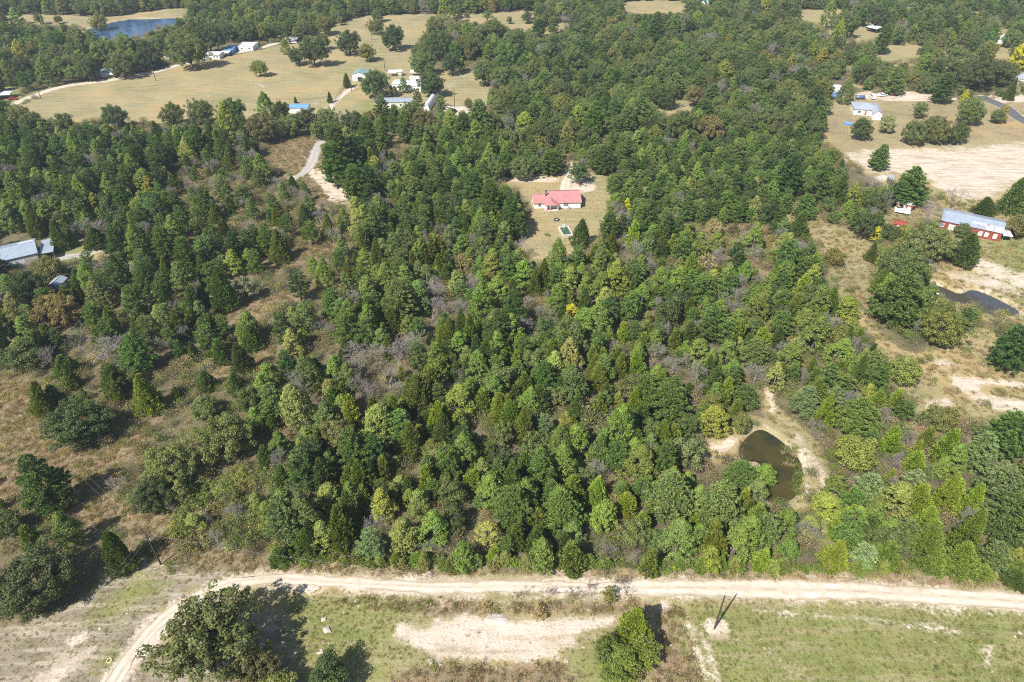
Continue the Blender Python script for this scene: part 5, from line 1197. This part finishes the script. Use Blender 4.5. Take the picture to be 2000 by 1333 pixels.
barn, W, D, r = building('red_barn', 'long red boarded barn with patched silver roof', (1837, 431), (1960, 457.5), (1966, 432), 3.4, 1.5, 'gx', 'greyroof', 'redwall',
  [('front', -.93, 1.0, 1.3, 1.3, 'window', 'bluecar'), ('front', -.6, .1, 2.0, 2.3, 'door', 'cream'), ('front', .35, .8, 1.1, 1.5, 'window', 'whitep'), ('front', .55, .8, 1.1, 1.5, 'window', 'whitep'), ('front', .82, .8, 1.1, 1.6, 'window', 'whitep')])
k = 1.5 / D
for xa, xb, ya, yb in ((W * .0, W * .55, -D * .62, -D * .45), (W * .45, W * .66, -D * .98, -D * .45), (W * .72, W * .98, -D * .98, -D * .5)):
    z0, z1 = 3.4 + (ya + D) * k + .03, 3.4 + (yb + D) * k + .03
    MB().slab([(xa, ya, z0), (xb, ya, z0), (xb, yb, z1), (xa, yb, z1)], .02).build('roof_patch', M['whiteroof'], r)
building('porch_shelter', 'small white porch roof on posts at the barn end', (1960, 461), (1979, 463), (1977, 452), 2.6, .3, 'shed', 'whiteroof', 'white', open_posts=True, cat='porch')
rs, W, D, r = building('red_shed', 'small red shed with white metal roof and white doors', (1751, 396), (1786, 402), (1788, 395), 2.7, .6, 'shed', 'whiteroof', 'redwall', [('front', -.6, .9, .9, .9, 'window', 'whitep'), ('front', 0, .1, 1.0, 1.9, 'door', 'whitep'), ('front', .6, .9, .9, .9, 'window', 'whitep')], cat='shed', depth=4.5)
MB().slab([(-W, -D - 4.2, .8), (W * .75, -D - 4.2, .8), (W * .75, -D + .2, 1.0), (-W, -D + .2, 1.0)], .08).build('tin_apron', M['whiteroof'], rs)
building('collapsed_shed', 'low collapsed red shed with rusty white sheets', (1745, 437), (1774, 443), (1777, 434), 1.2, .5, 'gx', 'redwall', 'redwall', [('front', -.3, .2, .9, .6, 'door', 'whitep')], cat='shed')
building('dark_shed', 'narrow dark-roofed shed left of big pines near the sandy field', (1737, 351), (1748, 352), (1748, 344), 2.4, .5, 'shed', 'shingle', 'brick', [('front', 0, .05, .9, 1.8, 'door', 'dark')], cat='shed')
building('white_shed', 'silver-white shed glimpsed among dark oaks at upper right', (1947, 76), (1970, 80), (1968, 66), 3.0, 1.2, 'gx', 'whiteroof', 'white', [('front', 0, .05, 1.4, 2.0, 'door', 'cream')], cat='shed')
building('far_house', 'tiny pale house at the top edge beyond the woods', (1369, 2), (1388, 2), (1387, -4), 3.0, 1.0, 'gx', 'blueroof', 'whitep', [('front', 0, 1.0, 1.2, 1.0)], cat='house')

# ------------------------------------------------------------------ vehicles
def vehicle(name, label, px, py, heading, paint, kind='pickup', cat='truck', group=None, sc=1.0):
    x, y = g(px, py); e = empty(name, (x, y, hz(x, y)), R(heading)); e.scale = (sc, sc, sc); tag(e, label, cat, group)
    L = dict(pickup=5.4, car=4.6, van=6.0, tank=5.0)[kind] / 2; b = MB(); gl = MB(); w = .95
    if kind == 'tank':
        n = 12
        b.tube([(-L, 0, 1.35), (-L + .25, 0, 1.35), (L - .25, 0, 1.35), (L, 0, 1.35)], [.55, .95, .95, .55], 14)
        b.build('tank', M[paint], e, True); MB().box(-L, L + .8, -.6, .6, .35, .5).build('chassis', M['steel'], e)
    else:
        if kind == 'pickup': prof = [(-L, .45), (L, .45), (L, .95), (L * .93, 1.02), (L * .45, 1.08), (-L * .2, 1.08), (-L, 1.08)]; cab = [(L * .48, 1.07), (L * .22, 1.78), (-L * .15, 1.82), (-L * .25, 1.07)]
        elif kind == 'car': prof = [(-L, .4), (L, .4), (L, .78), (L * .5, .98), (-L, 1.0)]; cab = [(L * .52, .97), (L * .15, 1.48), (-L * .55, 1.5), (-L * .85, .98)]
        else: prof = [(-L, .45), (L, .45), (L, 1.0), (L * .8, 1.3), (L * .68, 1.3), (-L, 1.3)]; cab = [(L * .8, 1.29), (L * .6, 2.3), (-L, 2.35), (-L, 1.29)]
        b.prism(prof, -w, w); body = b.build('body', M[paint], e)
        c2 = MB().prism(cab, -w * .9, w * .9).build('cabin', M[paint], e)
        q = [(p[0] * (.96 if p[0] > 0 else .93), p[1] * .97 + .02) for p in cab]
        for sy in (-1, 1): MB().prism([(a, z if z < 1.3 else z - .1) for a, z in q], sy * w * .9 - .012, sy * w * .9 + .012).build('window', M['glass'], c2)
        (xa, za), (xb, zb) = cab[0], cab[1]
        MB().slab([(xa + .02, -w * .8, za + .06), (xa + .02, w * .8, za + .06), (xb + .05, w * .8, zb - .06), (xb + .05, -w * .8, zb - .06)], .02).build('windscreen', M['glass'], c2)
        if kind == 'pickup': MB().box(-L * .94, -L * .3, -w * .82, w * .82, 1.05, 1.095).build('bed', M['rubber'], e)
        for sy in (-1, 1): MB().box(L, L + .03, sy * .7 - .15, sy * .7 + .15, .7, .88).build('headlight', M['whitep'], body)
    for sx in (-.62, .62):
        for sy in (-1, 1):
            wh = MB().tube([(sx * L, sy * .80, .36), (sx * L, sy * 1.0, .36)], .36, 12).build('wheel', M['rubber'], e); MB().tube([(sx * L, sy * .99, .36), (sx * L, sy * 1.02, .36)], .2, 10).build('rim', M['steel'], wh)
    return e
vehicle('pickup_truck', 'white pickup truck parked by the arched hut', 877, 214, 150, 'whitep')
vehicle('parked_car', 'dark car parked beside the white pickup', 884, 218, 160, 'darkcar', 'car', 'car')
vehicle('parked_car', 'red car parked by the carport at the far left', 27, 196, 10, 'redcar', 'car', 'car')
vehicle('van', 'blue and white van in the shade between pines', 287, 486, 25, 'whitep', 'van', 'van')
vehicle('tank_trailer', 'silver-blue tank trailer beside the hip-roofed house yard', 1679, 195, 0, 'bluecar', 'tank', 'trailer')
vehicle('pickup_truck', 'white pickup truck parked under trees in the dry yard', 1723, 188, 200, 'whitep')
vehicle('parked_car', 'dark car under the bright pine in the dry yard', 1760, 184, 10, 'darkcar', 'car', 'car')
vehicle('parked_car', 'dark red car under the bright pine in the dry yard', 1745, 186, 5, 'redcar', 'car', 'car')
vehicle('van', 'small white van parked among sheds by the lake woods', 571, 85, 20, 'whitep', 'van', 'van')
vehicle('box_trailer', 'white box trailer standing in the dry yard', 1703, 193, 80, 'whitep', 'van', 'trailer')

# ------------------------------------------------------------------ utility poles, wires, fences
def pole(px, py, H, label, arm=True, az=0, trans=True):
    x, y = g(px, py); e = empty('utility_pole', (x, y, hz(x, y)), R(az)); tag(e, label, 'utility pole', 'utility poles')
    MB().tube([(0, 0, -.5), (0, 0, H * .5), (0, 0, H)], [.19, .16, .12], 8).build('pole', M['polewood'], e)
    if arm:
        a = MB().box(-1.2, 1.2, -.16, -.05, H - .75, H - .62).build('crossarm', M['polewood'], e)
        for xx in (-1.1, -.4, .4, 1.1): MB().tube([(xx, -.1, H - .63), (xx, -.1, H - .42)], [.06, .04], 6).build('insulator', M['steel'], a)
        if trans: MB().tube([(.32, .05, H - 1.9), (.32, .05, H - 1.05)], .24, 10).build('transformer', M['greywall'], e)
    return Vector((x, y, hz(x, y) + H))
pA = pole(314, 1102, 9.5, 'brown utility pole with crossarm beside the small round shrub', True, 35)
pB = pole(1395, 1229, 10.5, 'tall dark utility pole standing in the green field', False)
for a in ((305, 159, 9, 'thin pole standing in the pasture below the track'), (81, 194, 9, 'thin pole near the bend of the field track'), (727, 79, 9, 'thin pole between oaks in the upper pasture'), (687, 179, 7, 'short pole beside the farm track'), (888, 210, 10, 'tall pole behind the white pickup truck'), (752, 138, 8, 'pole behind the open sheds of the farmstead')): pole(*a[:3], a[3], False)
def wire(p, q, sag, label):
    p, q = Vector(p), Vector(q); n = 24; mb = MB()
    mb.tube([p.lerp(q, i / n) - Vector((0, 0, sag * 4 * (i / n) * (1 - i / n))) for i in range(n + 1)], 0.012, 3)
    tag(mb.build('power_line', M['wire']), label, 'cable', 'power lines')
w1 = g(150, 925, 9.0); w2 = g(232, 1128, 6); w3 = g(560, 1093, 7.5)
wire(pA + Vector((-.6, .4, -.4)), (w1[0], w1[1], 9.0), .5, 'left cable of the pair running up-left from the pole')
wire(pA + Vector((.4, .8, -.4)), (w1[0] + 1.2, w1[1] + .5, 9.0), .5, 'right cable of the pair running up-left from the pole')
far_l = g(120, 1230, 8); 
wire(pA + Vector((-.5, 0, -.4)), (far_l[0], far_l[1], 8), .5, 'upper cable running down-left from the left pole')
wire(pA + Vector((.3, -.3, -.5)), (far_l[0] + 1.5, far_l[1] - .6, 8), .5, 'lower cable running down-left from the left pole')
wire(pA + Vector((.9, .3, -.4)), pB + Vector((-.1, .2, -1.2)), 3.0, 'long thin cable sagging between the two near poles')
e1 = g(2100, 1245, 9.5); wire(pB + Vector((.1, 0, -.1)), (e1[0], e1[1], 9.5), 1.5, 'upper cable crossing the green field to the right'); e2 = g(2100, 1258, 8.5); wire(pB + Vector((.1, 0, -1.2)), (e2[0], e2[1], 8.5), 1.5, 'lower cable crossing the green field to the right')

def fence(pts, label, n, h=1.3, rails=2, mat='wood'):
    P = smooth_open(np.array([g(*q) for q in pts]), 6); s = np.concatenate([[0], np.cumsum(np.linalg.norm(np.diff(P, axis=0), axis=1))]); t = np.linspace(0, s[-1], n)
    xs, ys = np.interp(t, s, P[:, 0]), np.interp(t, s, P[:, 1]); o = (xs[0], ys[0]); e = empty('fence', (*o, 0)); tag(e, label, 'fence', 'wooden fences')
    hs = height(xs, ys); base = MB().tube([(0, 0, -.3), (0, 0, h)], [.09, .08], 5); me = mesh_np('post', base.v, base.f, mats=[M[mat]])
    for x, y, z in zip(xs, ys, hs):
        p = link(bpy.data.objects.new('post', me)); p.parent = e; p.location = (x - o[0], y - o[1], z)
    for i in range(n - 1):
        for k in range(rails):
            zz = h * (.45 + .45 * k)
            MB().tube([(xs[i] - o[0], ys[i] - o[1], hs[i] + zz), (xs[i + 1] - o[0], ys[i + 1] - o[1], hs[i + 1] + zz)], .05, 4).build('rail', M[mat], e)
fence([(540, 196), (590, 195), (638, 193)], 'low wooden fence at the bottom of the pasture', 16)
fence([(652, 206), (662, 186), (672, 168), (684, 160)], 'brown fence climbing beside the farm track', 20, 1.5, 3)
fence([(760, 150), (800, 149), (838, 147)], 'wooden pen fence in front of the open sheds', 16)

# ------------------------------------------------------------------ small things on the ground
def rock_mesh(seed, r=1.0):
    rr = np.random.default_rng(seed); import bmesh
    bm = bmesh.new(); bmesh.ops.create_icosphere(bm, subdivisions=2, radius=1)
    ph = rr.uniform(0, 6, 6)
    for v in bm.verts:
        c = v.co; k = 1 + .18 * math.sin(3 * c.x + ph[0]) + .15 * math.sin(4 * c.y + ph[1]) + .1 * math.sin(5 * c.z + ph[2]) + rr.normal(0, .05); v.co = Vector((c.x * k, c.y * k * .85, max(c.z * k * .6, -.25)))
    me = bpy.data.meshes.new('rock'); bm.to_mesh(me); bm.free(); me.materials.append(M['rock']); return me
RM = [rock_mesh(i) for i in range(5)]
ROCKS = [(748,1164,.5),(753,1163,.35),(768,1164,.45),(798,1165,.4),(803,1164,.35),(695,1176,.6),(640,1232,1.6),(610,1196,.45),(612,1185,.4),(672,1197,.5),(700,1185,.4),(930,1164,.4),(840,1295,1.1),(860,1298,.6),(1302,1262,.4),(1311,1260,.4),(1880,1182,.35),(1885,1185,.35),(1917,1186,.4),(1993,1236,.7),(1983,1242,.6),(170,1236,.9),(163,1240,.5),(146,1245,.7),(248,1198,.5),(249,1191,.35),(206,1225,.4),(195,1228,.5),(1140,1265,.6),(1105,1290,.9),(633,1210,1.2),(625,1275,1.2),(895,1222,.5),(1775,1225,.8),(1150,1190,.4),(1120,1200,.5),(1040,1200,.5),(281,1124,.4),(292,1124,.35),(415,1120,.5)]
NR = [(312,1100,'the left utility pole'),(1395,1229,'the right utility pole'),(980,1245,'the bare sand pit'),(700,1200,'the green patch by the road'),(1800,1190,'the dirt road at right'),(230,1240,'the road bend'),(402,1235,'the big sparse oak')]
rb = {}
for x, y, s in ROCKS:
    a = min(NR, key=lambda q: math.hypot(q[0] - x, q[1] - y)); rb.setdefault((sector(x - a[0], y - a[1]), a[2]), []).append((math.hypot(a[0] - x, a[1] - y), x, y, s))
for (sec, an), L in rb.items():
    L.sort()
    for i, (_, x, y, s) in enumerate(L):
        p = g(x, y); o = link(bpy.data.objects.new('rock', RM[random.randrange(5)])); o.location = (*p, hz(*p)); s *= .55; o.scale = (s, s, s * random.uniform(.5, .8)); o.rotation_euler.z = random.uniform(0, 6)
        tag(o, f'pale rock, {ORD[i]} one {sec} {an}' if len(L) > 1 else f'only pale rock {sec} {an}', 'rock', 'pale rocks')
p = g(970, 1209); o = link(bpy.data.objects.new('sand_mound', rock_mesh(77))); o.location = (*p, hz(*p)); o.scale = (2.0, 1.5, 1.1); tag(o, 'pale mound of caliche at the top of the sand pit', 'mound')
p = g(214, 1291); tor = MB()
tor.tube([(math.cos(i * math.pi / 8) * .42, math.sin(i * math.pi / 8) * .42, .12) for i in range(17)], .11, 6)
tag(tor.build('hoop', M['yellow']), 'pale yellow ring lying in a grassy patch', 'ring'); bpy.data.objects['hoop'].location = (*p, hz(*p))
p = g(1627, 194); tr = empty('trampoline', (*p, hz(*p))); tag(tr, 'round grey trampoline beside the blue-walled shed', 'trampoline')
MB().tube([(math.cos(i * math.pi / 8) * 1.9, math.sin(i * math.pi / 8) * 1.9, .9) for i in range(17)], .12, 6).build('frame', M['steel'], tr); MB().tube([(0, 0, .84), (0, 0, .86)], 1.8, 16).build('mat', M['darkcar'], tr)
for i in range(6): MB().tube([(math.cos(i * 1.05) * 1.9, math.sin(i * 1.05) * 1.9, -.1), (math.cos(i * 1.05) * 1.9, math.sin(i * 1.05) * 1.9, .9)], .04, 5).build('leg', M['steel'], tr)
p = g(1656, 243); wp = empty('paddling_pool', (*p, hz(*p))); tag(wp, 'small round blue paddling pool in the dry yard', 'pool'); MB().tube([(0, 0, -.1), (0, 0, .5)], [2.2, 2.3], 16).build('wall', M['bluewall'], wp); MB().tube([(0, 0, .4), (0, 0, .52)], 2.1, 16).build('water_surface', M['blueroof'], wp)
p = g(1822, 577); bo = empty('rowing_boat', (*p, hz(*p) + .1), R(-25)); tag(bo, 'upturned white boat on the bank of the dark pond', 'boat')
MB().add([(-2, -.6, 0), (1.2, -.6, 0), (2.2, 0, 0), (1.2, .6, 0), (-2, .6, 0), (-1.9, -.35, .55), (1.0, -.35, .55), (1.7, 0, .5), (1.0, .35, .55), (-1.9, .35, .55)], [(0, 1, 6, 5), (1, 2, 7, 6), (2, 3, 8, 7), (3, 4, 9, 8), (4, 0, 5, 9), (5, 6, 7, 8, 9)]).build('hull', M['whitep'], bo)
MB().box(-1.9, 1.65, -.04, .04, .54, .62).build('keel', M['whitep'], bo)

# reeds at the muddy pond
rx, ry, rt = [], [], []
for i in range(60):
    a = random.choice([(1545, 895, 14, 16), (1560, 930, 12, 18), (1562, 955, 10, 10), (1545, 880, 10, 10)]); x, y = g(random.gauss(a[0], a[2] * .6), random.gauss(a[1], a[3] * .6)); rx.append(x); ry.append(y); rt.append(tint_of(random.choice(['gum', 'pgum', 'pg']), .15))
rx, ry = np.array(rx), np.array(ry); s_ = rng.uniform(.7, 1.3, len(rx))
scatter('reeds', [make_tuft(81, .7, 1.0, 40), make_tuft(82, .7, 1.2, 40)], np.stack([rx, ry, np.maximum(height(rx, ry), -.5)], -1), np.stack([s_, s_, s_], -1), np.stack([0 * rx, 0 * rx, rng.uniform(0, 6, len(rx))], -1), rt, 'green reeds along the muddy pond bank', 'reeds')

# ------------------------------------------------------------------ air
def haze(density, col):
    m = bpy.data.materials.new('haze_air'); m.use_nodes = True; nt = m.node_tree; nt.nodes.remove(nt.nodes['Principled BSDF'])
    v = nt.nodes.new('ShaderNodeVolumePrincipled'); v.inputs['Density'].default_value = density; v.inputs['Color'].default_value = (*col, 1); v.inputs['Anisotropy'].default_value = 0.2
    nt.links.new(v.outputs[0], nt.nodes['Material Output'].inputs['Volume'])
    o = MB().box(-13000, 13000, -6500, 12500, -3.0, CAM_H + 6).build('haze', m); tag(o, kind='stuff', label='thin blue air over the whole land', cat='haze')
HAZE = 0.00017
if HAZE: haze(HAZE, (0.72, 0.85, 1.0))
